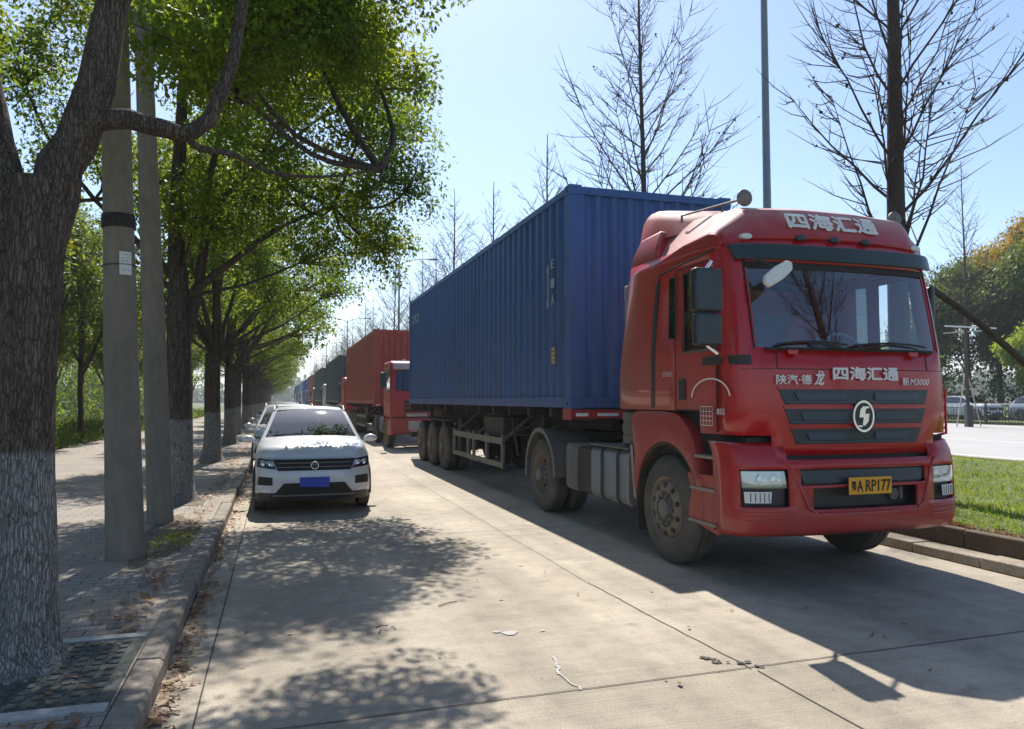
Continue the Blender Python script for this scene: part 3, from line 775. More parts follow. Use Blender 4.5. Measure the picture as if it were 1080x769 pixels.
# plate
c = bum_front(0, .885, .03)
pl = MB().box(-.225, .222, c[1]-.006, c[1]+.004, .80, .945).build('number_plate', M['plate_y'], bump, bevel=.006)
pf = lambda u, v, off=0: (u, c[1]-.009, v)
text_on('鄂', -.20, -.155, .835, .912, pf, .02).build('lettering', M['ink'], pl, ang=0, fix=False)
text_on('A', -.142, -.085, .825, .92, pf, .02).build('lettering', M['ink'], pl, ang=0, fix=False)
text_on('RP177', -.055, .205, .825, .92, pf, .02).build('lettering', M['ink'], pl, ang=0, fix=False)
MB().box(-.235, .232, c[1]+.004, .05, .79, .80).build('plate_bracket', M['black'], bump)
# lower front liner: dark gap between the cab panel and the bumper
MB().box(-1.05, 1.05, .22, 2.3, 1.05, 1.28).box(-1.04, 1.04, .36, 2.4, 1.27, 1.52).build('engine_cover', M['chassis'], T)
# step wells
for sg in (-1, 1):
    st = MB(); st.box(min(sg*.98, sg*1.0), max(sg*.98, sg*1.0), .34, 1.0, .45, 1.34)
    st.prism([(.50, .46), (.56, .46), (.56, 1.22), (.50, 1.22)], 'x', sg*1.0, sg*1.17)
    st.prism([(.50, .42), (1.0, .50), (1.0, .56), (.50, .49)], 'x', sg*1.0, sg*1.17)
    st.prism([(.50, .80), (.95, .80), (1.0, .93), (.50, .93)], 'x', sg*1.0, sg*1.168)
    st.prism([(.56, .50), (.98, .54), (.92, .79), (.56, .79)], 'x', sg*1.0, sg*1.172)
    st = st.build('step_well', M['red_low'], T, bevel=.008)
    for z, y1, xx_ in ((1.09, .86, 1.175), (.80, .92, 1.19), (.50, .96, 1.19)): MB().box(min(sg*1.02, sg*xx_), max(sg*1.02, sg*xx_), .51, y1, z-.014, z+.012).build('step_tread', M['alu'], st, bevel=.005)
    # fender: plate with a wheel arch cut out of it
    arch = [(1.40+.645*math.cos(a), .56+.645*math.sin(a)) for a in [R(t) for t in range(-8, 189, 8)]]
    outer = [(2.10, 1.05), (2.16, 1.20), (2.20, 1.38), (2.16, 1.46), (2.05, 1.485), (1.5, 1.49), (1.25, 1.47), (1.12, 1.42), (1.0, 1.33), (.92, 1.22), (.86, 1.08), (.84, .93), (.80, .90), (.70, .90), (.62, .47)]
    # split into quads between arch and outer by angle
    def out_at(a):
        c0 = Vector((1.40, .56)); d = Vector((math.cos(a), math.sin(a))); best = .70
        po = [(2.12, .48)]+outer[0:14]+[(.80, .46)]
        for (p, q2) in zip(po, po[1:]):
            p, q2 = Vector(p), Vector(q2); e = q2-p; den = d.x*e.y-d.y*e.x
            if abs(den) < 1e-9: continue
            t = ((p-c0).x*e.y-(p-c0).y*e.x)/den; u = ((p-c0).x*d.y-(p-c0).y*d.x)/den
            if t > 0 and -1e-6 <= u <= 1+1e-6: best = max(best, t)
        return (c0.x+d.x*best, c0.y+d.y*best)
    fm = MB(); A = [R(t) for t in np.linspace(10, 186, 45)]
    inn = [(1.40+.63*math.cos(a), .56+.63*math.sin(a)) for a in A]; ou = [out_at(a) for a in A]
    xo, xi = sg*1.185, sg*1.10
    rings = [[(xi, p[0], p[1]) for p in inn], [(xo-sg*.008, p[0], p[1]) for p in inn], [(xo, p[0]*.9+q2[0]*.1, p[1]*.9+q2[1]*.1) for p, q2 in zip(inn, ou)],
             [(xo-sg*.004, p[0]*.25+q2[0]*.75, p[1]*.25+q2[1]*.75) for p, q2 in zip(inn, ou)], [(xo-sg*.04, p[0], p[1]) for p in ou], [(sg*1.0, p[0]*1, p[1]-.0) for p in ou]]
    fm.loft(rings, closed=False)
    fd = fm.build('fender', M['red_low'], T, ang=40)
    ln_ = MB(); ln_.lathe([(0, .625), (sg*.38, .625), (sg*.38, .60), (0, .60)], (sg*.79, 1.40, .56), 'x', 30, a0=R(2), a1=R(190))
    ln_.box(min(sg*.80, sg*1.17), max(sg*.80, sg*1.17), 2.03, 2.045, .22, .95)
    ln_.build('wheel_arch_liner', M['rust'], fd)
    MB().tube([(sg*1.17, 2.06, .55), (sg*1.175, 2.10, .85), (sg*1.175, 2.14, 1.12)], .018, 6).build('fender_edge', M['alu'], fd)
    # front wheels, rear duals
    wheel(T, sg*1.175, 1.40, .53, .29, sg, 'front', 'front_wheel')
    wheel(T, sg*1.19, 5.05, .53, .27, sg, 'rear', 'rear_wheel')
    wheel(T, sg*.88, 5.05, .53, .27, sg, 'front', 'inner_rear_wheel')
    # rear mudguard
    mg = MB(); mg.lathe([(0, .62), (sg*.62, .62), (sg*.62, .60), (0, .60)], (sg*.585, 5.05, .56), 'x', 30, a0=R(-10), a1=R(182))
    mg.lathe([(0, .64), (sg*.02, .64), (sg*.02, .58), (0, .58)], (sg*1.195, 5.05, .56), 'x', 30, a0=R(-10), a1=R(182))
    mg.build('mudguard', M['grey_metal'], T, ang=40)
# left side tanks
def rrect(y0, y1, z0, z1, r, n=5):
    pts = []
    for cy, cz, a0 in ((y1-r, z1-r, 0), (y0+r, z1-r, 90), (y0+r, z0+r, 180), (y1-r, z0+r, 270)):
        pts += [(cy+r*math.cos(R(a0+90*k/n)), cz+r*math.sin(R(a0+90*k/n))) for k in range(n+1)]
    return pts
for sg in (-1, 1):
    cs = rrect(.62, 1.15, .42, 1.05, .10)       # (x, z) section swept along y
    fuel = MB().loft([[(sg*x, y, z) for x, z in cs] for y in (2.30, 2.32, 3.30, 3.32)], cap=True).build('fuel_tank', M['alu'], T, ang=35, bevel=.02)
    cs2 = rrect(.61, 1.162, .408, 1.062, .11)
    for y in (2.52, 2.95): MB().loft([[(sg*x, yy, z) for x, z in cs2] for yy in (y, y+.05)], cap=True).build('tank_strap', M['rust'], fuel)
    s = MB(); s.cyl((sg*.95, 2.75, 1.04), (sg*.95, 2.75, 1.10), .06); s.box(min(sg*.70, sg*1.15), max(sg*.70, sg*1.15), 2.28, 3.34, 1.052, 1.066); s.build('filler_cap', M['grey_metal'], fuel)
    bx = MB(); bx.box(min(sg*.62, sg*1.11), max(sg*.62, sg*1.11), 3.34, 3.82, .43, 1.0); bb = bx.build('battery_box', M['rust'], T, bevel=.03)
    bx = MB(); bx.loft([[(sg*x, y, z) for x, z in rrect(.62, 1.15, .42, 1.04, .08)] for y in (3.80, 3.82, 4.12, 4.15)], cap=True); bx.build('air_tank', M['grey_metal'], T, bevel=.02)
MB().lathe([(-.02, 0), (0, .09), (.02, .125), (.10, .13), (.11, .118), (.13, .118), (.14, .13), (.24, .13), (.25, .118), (.27, .118), (.28, .13), (.36, .125), (.40, .08), (.40, 0)], (-1.0, 2.42, 1.10), 'z', 24).build('air_filter', M['grey_metal'], T)
# chassis
ch = MB()
for sg in (-1, 1): ch.box(min(sg*.37, sg*.45), max(sg*.37, sg*.45), .4, 5.9, .74, 1.02)
for y in (.5, 2.3, 3.4, 4.3, 5.7): ch.box(-.37, .37, y, y+.1, .78, .98)
ch.box(-.55, .55, 4.5, 5.5, 1.03, 1.15); ch.cyl((-.9, 5.05, .53), (.9, 5.05, .53), .09); ch.cyl((-.9, 1.4, .50), (.9, 1.4, .50), .06)
ch.lathe([(-.2, .05), (-.12, .2), (.12, .2), (.2, .05)], (0, 5.05, .53), 'x', 16)
ch.box(-.4, .4, .5, 2.2, .55, 1.1)
for i in range(4): ch.tube([(-.6+.1*i, 2.62, 1.5), (-.5+.1*i, 3.0, 1.2+.05*i), (-.2, 3.5+.1*i, 1.15), (0, 4.2, 1.25)], .018, 6)
ch.cyl((-.75, 4.3, .72), (-.75, 3.7, .72), .12, n=16)
ch.build('chassis', M['chassis'], T)
# mirrors
def mirror(sg, cx, y0, name='side_mirror'):
    b_ = MB(); b_.box(cx-.13, cx+.13, y0, y0+.10, 2.335, 2.70); b_.box(cx-.125, cx+.125, y0, y0+.09, 2.05, 2.325)
    h = b_.build(name, M['slate'], T, bevel=.022)
    a = MB(); ex = sg*1.12
    a.tube([(cx, y0+.05, 2.70), (cx+(ex-cx)*.15, y0+.05, 2.76), (cx+(ex-cx)*.5, .35, 2.79), (ex, .45, 2.76)], .014, 8)
    a.tube([(cx, y0+.06, 2.06), (cx+(ex-cx)*.3, y0+.05, 1.99), (ex, .42, 1.96)], .014, 8)
    a.build('mirror_arm', M['chrome'], h)
    g = MB(); g.box(cx-.11, cx+.11, y0+.10, y0+.106, 2.36, 2.68); g.box(cx-.10, cx+.10, y0+.09, y0+.097, 2.07, 2.30); g.build('mirror_glass', M['chrome'], h)
    return h
mirror(-1, -1.44, .14)
q = MB(); q.box(1.18, 1.235, .42, .54, 2.34, 2.70); q.box(1.18, 1.235, .43, .53, 2.05, 2.32); rm_ = q.build('side_mirror', M['slate'], T, bevel=.02)
q = MB(); q.tube([(1.21, .48, 2.69), (1.20, .48, 2.75), (1.12, .52, 2.77)], .014, 6); q.build('mirror_arm', M['chrome'], rm_)
mb = MB(); mb.prism([(-.15, -.05), (.0, -.062), (.12, -.05), (.16, .0), (.13, .045), (.0, .062), (-.12, .055), (-.165, .01)], 'y', -.03, .03)
fm_ = mb.build('front_mirror', M['white_part'], T, bevel=.015); fm_.location = (-.86, .02, 2.66); fm_.rotation_euler = (R(-15), R(-35), R(0))
0 and MB().prism([(-.13, -.036), (.0, -.046), (.105, -.036), (.135, 0), (.11, .03), (.0, .046), (-.105, .04), (-.14, .008)], 'y', -.036, -.032)
MB().tube([(-.86, .03, 2.70), (-.95, .12, 2.78), (-1.0, .3, 2.84)], .012, 6).build('mirror_arm', M['slate'], T)
# black grab handle pieces on the left A pillar and red handle loops on the right
h = MB(); patch(cab_front, [(-1.135, 1.905), (-1.02, 1.90), (-1.02, 1.985), (-1.14, 1.985)], .02, .03, 4, 1, h); h.box(-1.168, -1.14, .42, .72, 1.91, 1.99)
h.build('pillar_trim', M['black'], T, bevel=.01)
h = MB()
for zz in (1.34, 1.44, 1.54, 1.64): h.tube([(1.14, .33, zz), (1.185, .31, zz)], .012, 6)
h.tube([(1.12, .33, 1.27), (1.19, .30, 1.29), (1.19, .30, 1.70), (1.12, .33, 1.72)], .014, 6)
h.build('grab_handle', M['red'], T)
# roof rods with round mirrors
for x0, y0, z0, x1, y1, z1 in ((-.99, 1.35, 3.43, -.765, .62, 3.44), (.66, 1.2, 3.38, .95, .62, 3.36)):
    r_ = MB(); r_.tube([(x0, y0, z0-.05), (x0, y0, z0+.02), (x1, y1+.04, z1+.02)], .013, 6)
    r_.tube([((x0+x1*2)/3, (y0+y1*2)/3, z1), ((x0+x1*2)/3, (y0+y1*2)/3, z1-.14)], .010, 6)
    rr_ = r_.build('roof_rod', M['grey_metal'], T)
    MB().lathe([(-.03, 0), (-.028, .06), (-.015, .078), (.0, .080), (.02, .06), (.03, 0)], (x1, y1, z1+.02), 'y', 24).build('round_mirror', M['grey_metal'], rr_)
# wipers and brackets
w_ = MB()
for x0, x1 in ((-.80, -.12), (-.05, .78)):
    w_.tube([cab_front(x1 if x0 < -.5 else x0, 2.04, .03), cab_front((x0+x1)/2, 2.09, .035)], .012, 6)
    w_.tube([cab_front(x0+(x1-x0)*t, 2.075+.03*math.sin(t*3), .03) for t in (0, .25, .5, .75, 1)], .010, 6)
w_.build('wiper', M['ink'], T)
w_ = MB()
for x in (-.66, .62): w_.prism([(x-.06, 2.03), (x+.06, 2.03), (x+.04, 1.985), (x-.04, 1.985)], 'y', cab_front(x, 2.0, .03)[1], cab_front(x, 2.0, 0)[1])
w_.build('front_foot_hold', M['red'], T, bevel=.008)
# interior
it = MB(); it.box(-1.0, 1.0, .42, .85, 1.75, 2.03); it.box(-1.08, 1.08, 2.42, 2.5, 1.5, 2.9); it.box(-1.05, 1.05, .45, 2.5, 1.5, 1.56); it.box(-1.05, 1.05, .5, 2.45, 2.90, 2.94)
it.box(-1.05, 1.05, 1.75, 2.42, 1.6, 1.95)
it.build('cab_interior', M['interior'], T, bevel=.03)
for x in (-.6, .6):
    s_ = MB(); s_.box(x-.26, x+.26, 1.0, 1.5, 1.62, 1.82); s_.loft([[(x-.25, 1.45, 1.8), (x+.25, 1.45, 1.8), (x+.25, 1.6, 1.8), (x-.25, 1.6, 1.8)], [(x-.25, 1.5, 2.3), (x+.25, 1.5, 2.3), (x+.25, 1.62, 2.3), (x-.25, 1.62, 2.3)], [(x-.15, 1.55, 2.52), (x+.15, 1.55, 2.52), (x+.15, 1.64, 2.52), (x-.15, 1.64, 2.52)]], cap=True)
    s_.build('seat', M['seat_red'], T, bevel=.05)
sw = MB(); nn = 28
sw.tube([(.58+.23*math.cos(2*math.pi*k/nn), .90+.1*math.sin(2*math.pi*k/nn), 2.07+.20*math.sin(2*math.pi*k/nn)) for k in range(nn+1)], .016, 6, cap=False)
sw.box(.40, .76, .88, .92, 2.04, 2.09); sw.build('steering_wheel', M['interior'], T)
mb = MB(); mb.loft([[(.02+.07*math.cos(a)*s, .62+.06*math.sin(a)*s, 2.03+z) for a in np.linspace(0, 6.28, 13)[:-1]] for z, s in ((0, 1), (.06, 1.3), (.12, 1.1), (.16, .3))], cap=True)
mb.build('dashboard_ornament', M['interior'], T)
# door decals on the left
def side(u, v, off=0): return (-1.163, u, v)
arc_ = MB()
for k in range(18):
    a0, a1 = R(205-k*13.2/1.0*.86), R(205-(k+1)*13.2*.86)
    a0, a1 = R(178-k*9.6), R(178-(k+1)*9.6)
    P_ = lambda a, r: (-1.162, .60-r*math.cos(a)*1.45, 1.62+r*math.sin(a)*.80)
    arc_.add([P_(a0, .205), P_(a1, .205), P_(a1, .222), P_(a0, .222)], [(0, 1, 2, 3)])
arc_.build('decal', M['letter'], T, ang=0)
g_ = MB()
for k in range(5): g_.add([side(.56+.05*k, 1.37), side(.566+.05*k, 1.37), side(.566+.05*k, 1.545), side(.56+.05*k, 1.545)], [(0, 1, 2, 3)])
for k in range(5): g_.add([side(.56, 1.37+.042*k), side(.766, 1.37+.042*k), side(.766, 1.376+.042*k), side(.56, 1.376+.042*k)], [(0, 1, 2, 3)])
g_.build('decal', M['letter'], T, ang=0)
def sidet(body, y0, y1, z0, z1, m_='letter_dim'):
    return text_on(body, y1, y0, z0, z1, lambda u, v: (-1.1625, u, v), .02, 0, (-1, 0, 0)).build('lettering', M[m_], T, ang=0, fix=False)
sidet('855', .37, .49, 1.475, 1.525, 'letter')
g_ = MB()
for k in range(6):
    y = 1.27+.034*k
    for (a, b_, c_, d_) in ((0, .022, 0, .006), (0, .022, .022, .028), (0, .005, 0, .048), (.017, .022, 0, .048), (0, .022, .042, .048)):
        if (k*7+int(a*1000)+int(c_*1000)) % 4 == 1: continue
        g_.add([(-1.1625, y+a, 1.83+c_), (-1.1625, y+b_, 1.83+c_), (-1.1625, y+b_, 1.83+d_), (-1.1625, y+a, 1.83+d_)], [(0, 1, 2, 3)])
g_.build('decal', M['letter'], T, ang=0)

# ================================================================ CONTAINERS AND TRAILERS
def corrug(x_out, y0, y1, pitch, depth, sgn):
    """zigzag outline along an edge: list of (offset, along)"""
    n = max(1, round((y1-y0)/pitch)); p = (y1-y0)/n; out = []
    for k in range(n):
        a = y0+k*p
        out += [(0, a), (0, a+p*.26), (depth, a+p*.5), (depth, a+p*.76)]
    out.append((0, y1)); return out
def make_container(m, L=12.5, W=2.43, Hh=2.93, fine=True):
    """returns the mesh builder of one corrugated box: front face at y=0, bottom at z=0"""
    mb = MB(); w = W/2
    for sg in (-1, 1):
        pr = corrug(0, .16, L-.16, .29, .036, sg)
        vs = [(sg*(w-.012-o), y, z) for z in (.14, Hh-.09) for o, y in pr]; n = len(pr)
        mb.add(vs, [(i, i+1, n+i+1, n+i) for i in range(n-1)])
        mb.box(min(sg*w, sg*(w-.07)), max(sg*w, sg*(w-.07)), .16, L-.16, .0, .14)
        mb.box(min(sg*(w+.002), sg*(w-.07)), max(sg*(w+.002), sg*(w-.07)), .16, L-.16, Hh-.09, Hh-.01)
        for y in (0, L-.16):
            mb.box(min(sg*w, sg*(w-.15)), max(sg*w, sg*(w-.15)), y, y+.16, .12, Hh-.12)
            for z in (-.01, Hh-.115): mb.box(min(sg*(w+.006), sg*(w-.17)), max(sg*(w+.006), sg*(w-.17)), y-.006, y+.172, z, z+.125)
    for y, s in ((.02, 1), (L-.02, -1)):
        pr = corrug(0, -w+.15, w-.15, .25, .045, 1)
        n = len(pr); mb.add([(a, y+s*o, z) for z in (.13, Hh-.10) for o, a in pr], [(i, i+1, n+i+1, n+i) for i in range(n-1)])
        mb.box(-w+.16, w-.16, min(y-.02*s, y+.08*s), max(y-.02*s, y+.08*s), .0, .13); mb.box(-w+.16, w-.16, min(y-.02*s, y+.08*s), max(y-.02*s, y+.08*s), Hh-.11, Hh-.01)
    mb.box(-w+.05, w-.05, .05, L-.05, Hh-.05, Hh-.03)
    mb.box(-w+.05, w-.05, .05, L-.05, .03, .12)
    return mb
def container(Y, X, Z, m, label, L=12.5, texts=()):
    r = thing('shipping_container', (X, Y, Z), label, 'container', 'shipping containers on the queued trucks')
    b = make_container(m, L).build('container_shell', M[m], r, ang=20)
    cs = MB()
    for sg in (-1, 1):
        for y in (0, L-.16):
            for z in (-.01, 2.93-.115):
                cs.box(min(sg*1.2225, sg*1.2235), max(sg*1.2225, sg*1.2235), y+.05, y+.12, z+.035, z+.085)
    merge(b, cs.build('casting_hole', M['ink'], None, ang=0))
    for body, y0, y1, z0, z1, mm in texts:
        text_on(body, y1, y0, z0, z1, lambda u, v: (-1.219, u, v), .03, 0, (-1, 0, 0)).build('lettering', M[mm], r, ang=0, fix=False)
    return r
M['mark_pale'] = mat('pale_stencil', (.38, .42, .46), .7)
M['mark_yellow'] = mat('yellow_mark', (.50, .38, .10), .7)
c1 = container(9.12, 4.85, 1.50, 'blue_box', 'bright blue corrugated shipping container right behind the nearest red truck', texts=(
    ('CMCU', 11.0, 11.95, 2.22, 2.46, 'mark_pale'), ))
E_ = MB()
for s_, z0, z1 in (('E', 1.93, 2.05), ('1', 1.66, 1.78), ('A', 1.42, 1.56)):
    text_on(s_, .70, .58, z0, z1, lambda u, v: (-1.219, u, v), .03, 0, (-1, 0, 0)).build('lettering', M['mark_pale'], c1, ang=0, fix=False)
text_on('22G1', .86, .80, 1.4, 2.0, lambda u, v: (-1.219, u, v), .03, 0, (-1, 0, 0)).build('lettering', M['mark_pale'], c1, ang=0, fix=False)
q = MB()
for k in range(4): q.box(-1.2165, -1.2135, .56, .70, .60+.06*k, .645+.06*k)
q.build('warning_label', M['mark_yellow'], c1)
def make_trailer(L=12.5, label='', Y=9.1, X=4.85, axles=(8.05, 9.43, 10.85)):
    r = thing('semi_trailer', (X, Y, 0), label, 'trailer', 'skeleton trailers under the containers')
    f = MB()
    for sg in (-1, 1):
        f.box(min(sg*.45, sg*.53), max(sg*.45, sg*.53), .15, 3.0, 1.28, 1.49); f.box(min(sg*.45, sg*.53), max(sg*.45, sg*.53), 3.0, L, 1.02, 1.49)
    for i in range(12): y = .9+i*1.0; f.box(-1.15, 1.15, y, y+.09, 1.36, 1.485)
    f.box(-1.2, 1.2, .0, .16, 1.34, 1.487); f.box(-1.2, 1.2, L-.2, L, 1.3, 1.487)
    f.box(-.5, .5, .3, 2.6, 1.18, 1.27); f.box(-1.18, 1.18, L-.1, L, .55, .7); f.box(-.6, -.5, L-.1, L, .7, 1.3); f.box(.5, .6, L-.1, L, .7, 1.3)
    for ya in axles:
        f.cyl((-1.0, ya, .53), (1.0, ya, .53), .075, n=12)
        for sg in (-1, 1): f.box(min(sg*.44, sg*.53), max(sg*.44, sg*.53), ya-.5, ya+.5, .78, .86); f.box(min(sg*.44, sg*.53), max(sg*.44, sg*.53), ya-.1, ya+.1, .5, 1.05)
    f.build('trailer_frame', M['rust'], r)
    q = MB(); q.box(-1.215, -1.19, .0, .30, 1.34, 1.487); q.box(-1.2, -.4, -.012, .0, 1.36, 1.47); q.build('front_crossmember', M['red_low'], r)
    q = MB(); q.box(-1.15, -.98, -.018, -.0125, 1.39, 1.43); q.box(-.85, -.55, -.018, -.0125, 1.39, 1.43); q.build('reflector_strip', M['letter'], r)
    for sg in (-1, 1):
        for i, ya in enumerate(axles):
            wheel(r, sg*1.19, ya, .53, .27, sg, 'rear', 'wheel'); wheel(r, sg*.88, ya, .53, .27, sg, 'front', 'inner_wheel')
        g = MB(); x0, x1 = min(sg*1.14, sg*1.18), max(sg*1.14, sg*1.18)
        g.box(x0, x1, 3.22, 7.0, .84, .95); g.box(x0, x1, 3.22, 7.0, .44, .53)
        for y in (3.22, 4.25, 5.2, 5.65, 6.9): g.box(x0-.002, x1+.002, y, y+.09, .43, 1.0)
        for y in (3.3, 5.2, 6.9): g.tube([(sg*1.15, y, .9), (sg*.6, y, 1.35)], .03, 6)
        g.build('side_guard', M['grey_metal'], r)
        lg = MB(); lg.box(min(sg*.62, sg*.76), max(sg*.62, sg*.76), 2.3, 2.44, .55, 1.35); lg.box(min(sg*.65, sg*.73), max(sg*.65, sg*.73), 2.33, 2.41, .32, .6); lg.box(min(sg*.55, sg*.83), max(sg*.55, sg*.83), 2.22, 2.52, .29, .33)
        lg.tube([(sg*.69, 2.37, .8), (sg*.5, 3.1, 1.3)], .03, 6); lg.tube([(sg*1.1, 2.9, 1.3), (sg*1.1, 2.6, .7)], .02, 6)
        lg.build('landing_leg', M['rust'], r)
        MB().box(min(sg*.6, sg*1.05), max(sg*.6, sg*1.05), 3.6, 4.9, .95, 1.3).build('tool_box', M['rust'], r, bevel=.02)
        MB().box(min(sg*.6, sg*1.0), max(sg*.6, sg*1.0), 7.0, 7.3, .5, 1.2).build('mudflap_box', M['rust'], r, bevel=.02)
    h = MB(); rr = random.Random(8)
    for k in range(9):
        a = Vector((-.9+rr.random()*.9, .3+rr.random()*2.2, 1.2+rr.random()*.2)); b = Vector((-.9+rr.random()*.9, 3+rr.random()*3, .9+rr.random()*.4))
        m_ = (a+b)/2-Vector((0, 0, .25*rr.random()+.05)); h.tube([a, a*.7+m_*.3-Vector((0, 0, .06)), m_, b*.7+m_*.3-Vector((0, 0, .05)), b], .016, 5)
    h.build('hose', M['chassis'], r)
    g = MB()
    for sg in (-1, 1): g.box(min(sg*.62, sg*1.19), max(sg*.62, sg*1.19), axles[0]-.62, axles[2]+.62, 1.13, 1.15)
    g.build('mudguard', M['rust'], r)
    return r
tr1 = make_trailer(label='rusty three-axle skeleton trailer under the bright blue container')

# ---------------- simple cab-over trucks further back
def make_flat_cab(X, Y, label, paint):
    r = thing('tractor_truck', (X, Y, 0), label, 'truck', 'trucks queued along the right side of the road')
    b = MB()   # side profile (y, z) extruded, with window holes left to the glass panels standing proud
    prof = [(.06, 1.0), (.02, 1.15), (.0, 1.8), (.03, 1.88), (.16, 2.72), (.26, 2.86), (.45, 2.90), (1.75, 2.90), (1.85, 2.80), (1.88, 1.3), (1.75, 1.05)]
    b.prism(prof, 'x', -1.17, 1.17)
    cb = b.build('cab_body', paint, r, bevel=.06)
    ws = MB(); ws.add([(-1.02, .015, 1.90), (1.02, .015, 1.90), (.98, .142, 2.70), (-.98, .142, 2.70)], [(0, 1, 2, 3)])
    ws.build('windshield', M['glass_dark'], r)
    for sg in (-1, 1):
        d = MB(); d.prism([(.16, 1.05), (1.0, 1.05), (1.02, 2.72), (.24, 2.72), (.12, 1.9)], 'x', sg*1.172, sg*1.182); d = d.build('door', paint, r, bevel=.004)
        w_ = MB(); w_.prism([(.20, 1.95), (.92, 1.95), (.92, 2.6), (.28, 2.6)], 'x', sg*1.183, sg*1.187); w_.build('window', M['glass_dark'], d)
        MB().box(min(sg*1.183, sg*1.2), max(sg*1.183, sg*1.2), .82, .95, 1.55, 1.6).build('door_handle', M['black'], d)
        st = MB(); st.box(min(sg*.9, sg*1.19), max(sg*.9, sg*1.19), .1, .75, .45, .98); st.build('step_well', paint, r, bevel=.04)
        MB().box(min(sg*1.0, sg*1.21), max(sg*1.0, sg*1.21), .18, .68, .70, .73).build('step_tread', M['grey_metal'], st and r)
        fn = MB(); fn.lathe([(0, .62), (sg*.4, .62), (sg*.4, .58), (0, .58)], (sg*.79, 1.32, .53), 'x', 20, a0=0, a1=R(180)); fn.build('fender', paint, r)
        hl = MB(); hl.box(min(sg*.72, sg*1.08), max(sg*.72, sg*1.08), -.03, .02, .72, .90); hl.build('headlight', M['lamp_glass'], r, bevel=.01)
        mi = MB(); mi.box(min(sg*1.32, sg*1.52), max(sg*1.32, sg*1.52), -.05, .03, 2.0, 2.5); mi = mi.build('side_mirror', M['slate'], r, bevel=.02)
        a = MB(); a.tube([(sg*1.15, .3, 2.62), (sg*1.42, -.02, 2.60), (sg*1.42, -.02, 1.9), (sg*1.15, .3, 1.85)], .016, 6); a.build('mirror_arm', M['grey_metal'], mi)
        wheel(r, sg*1.17, 1.32, .52, .28, sg, 'front', 'front_wheel')
        wheel(r, sg*1.17, 4.2, .52, .27, sg, 'rear', 'rear_wheel')
        tk = MB().loft([[(sg*x, y, z) for x, z in rrect(.62, 1.12, .42, 1.0, .1)] for y in (2.1, 2.12, 3.3, 3.32)], cap=True); tk.build('fuel_tank', M['grey_metal'], r, bevel=.02)
    v = MB(); v.prism([(.12, 2.60), (.02, 2.63), (.12, 2.82), (.30, 2.88), (.34, 2.86)], 'x', -1.1, 1.1); v.build('visor', M['white_red'], r, bevel=.01)
    bp = MB(); bp.prism([(-.10, .48), (-.12, .62), (-.12, .95), (-.04, 1.02), (.2, 1.02), (.2, .5)], 'x', -1.19, 1.19); bp = bp.build('bumper', paint, r, bevel=.04)
    q = MB(); q.box(-.62, .0, -.128, -.119, .62, .92); q.box(-.66, .02, -.016, -.006, 1.06, 1.16); q.build('notice_board', M['letter_dim'], bp)
    for z in (1.22, 1.36, 1.50): MB().box(-.75, .75, -.008, .02, z, z+.09).build('grille', M['slate'], r, bevel=.004)
    q = MB()
    for x0 in (-.75, .0): q.tube([(x0, -.015, 1.93), (x0+.6, .0, 1.97)], .012, 5)
    q.build('wiper', M['ink'], r)
    q = MB()
    for x in (-.7, 0, .7): q.box(x-.06, x+.06, .34, .42, 2.895, 2.95)
    q.build('roof_lamp', M['white_part'], r)
    ch = MB()
    for sg in (-1, 1): ch.box(min(sg*.37, sg*.45), max(sg*.37, sg*.45), .4, 5.0, .74, 1.0)
    ch.box(-.5, .5, 3.7, 4.7, 1.0, 1.14); ch.cyl((-.9, 4.2, .52), (.9, 4.2, .52), .09); ch.cyl((-.9, 1.32, .5), (.9, 1.32, .5), .06); ch.box(-.4, .4, .4, 1.8, .55, 1.0)
    ch.build('chassis', M['chassis'], r)
    return r
M['white_red'] = mat('faded_visor', (.55, .36, .34), .5, .15)
M['cab_red'] = mat('orange_red_cab_paint', (.42, .028, .018), .4, .15, 2, dust=((.22, .15, .12), .45, 3, .3, 2.2))
M['cab_blue'] = mat('blue_cab_paint', (.03, .09, .32), .4, .15, 2)
M['cab_white'] = mat('white_cab_paint', (.6, .6, .58), .4, .15, 2)
fc = make_flat_cab(4.72, 24.6, 'older orange-red flat-roofed truck cab behind the bright blue container', M['cab_red'])
box_cols = [('red_box', 29.7, 'oxide red corrugated shipping container on the second truck'),
            ('teal_box', 47.6, 'dark teal shipping container next behind the oxide red one'),
            ('teal_box', 66.5, 'dark teal container farther back, between the nearer teal one and a brown one'),
            ('brown_box', 86, 'brown shipping container beyond the two dark teal ones'),
            ('blue_box2', 105, 'bright blue container just beyond the brown one'),
            ('sky_box', 124, 'light blue container between two darker blue ones far down the queue'),
            ('blue_box', 143, 'last dark blue container but one in the distant queue'),
            ('teal_box', 162, 'small dark container at the far end of the queue')]
cab_lab = ['second', 'red cab in front of the nearer dark teal container', 'white cab in front of the farther dark teal container', 'red cab in front of the brown container',
           'blue cab in front of the bright blue container beyond the brown one', 'white cab in front of the light blue container', 'red cab in front of the dark blue container far back', 'white cab at the far end of the queue']
cab_pt_ = ['', 'cab_red', 'cab_white', 'cab_red', 'cab_blue', 'cab_white', 'cab_red', 'cab_white']
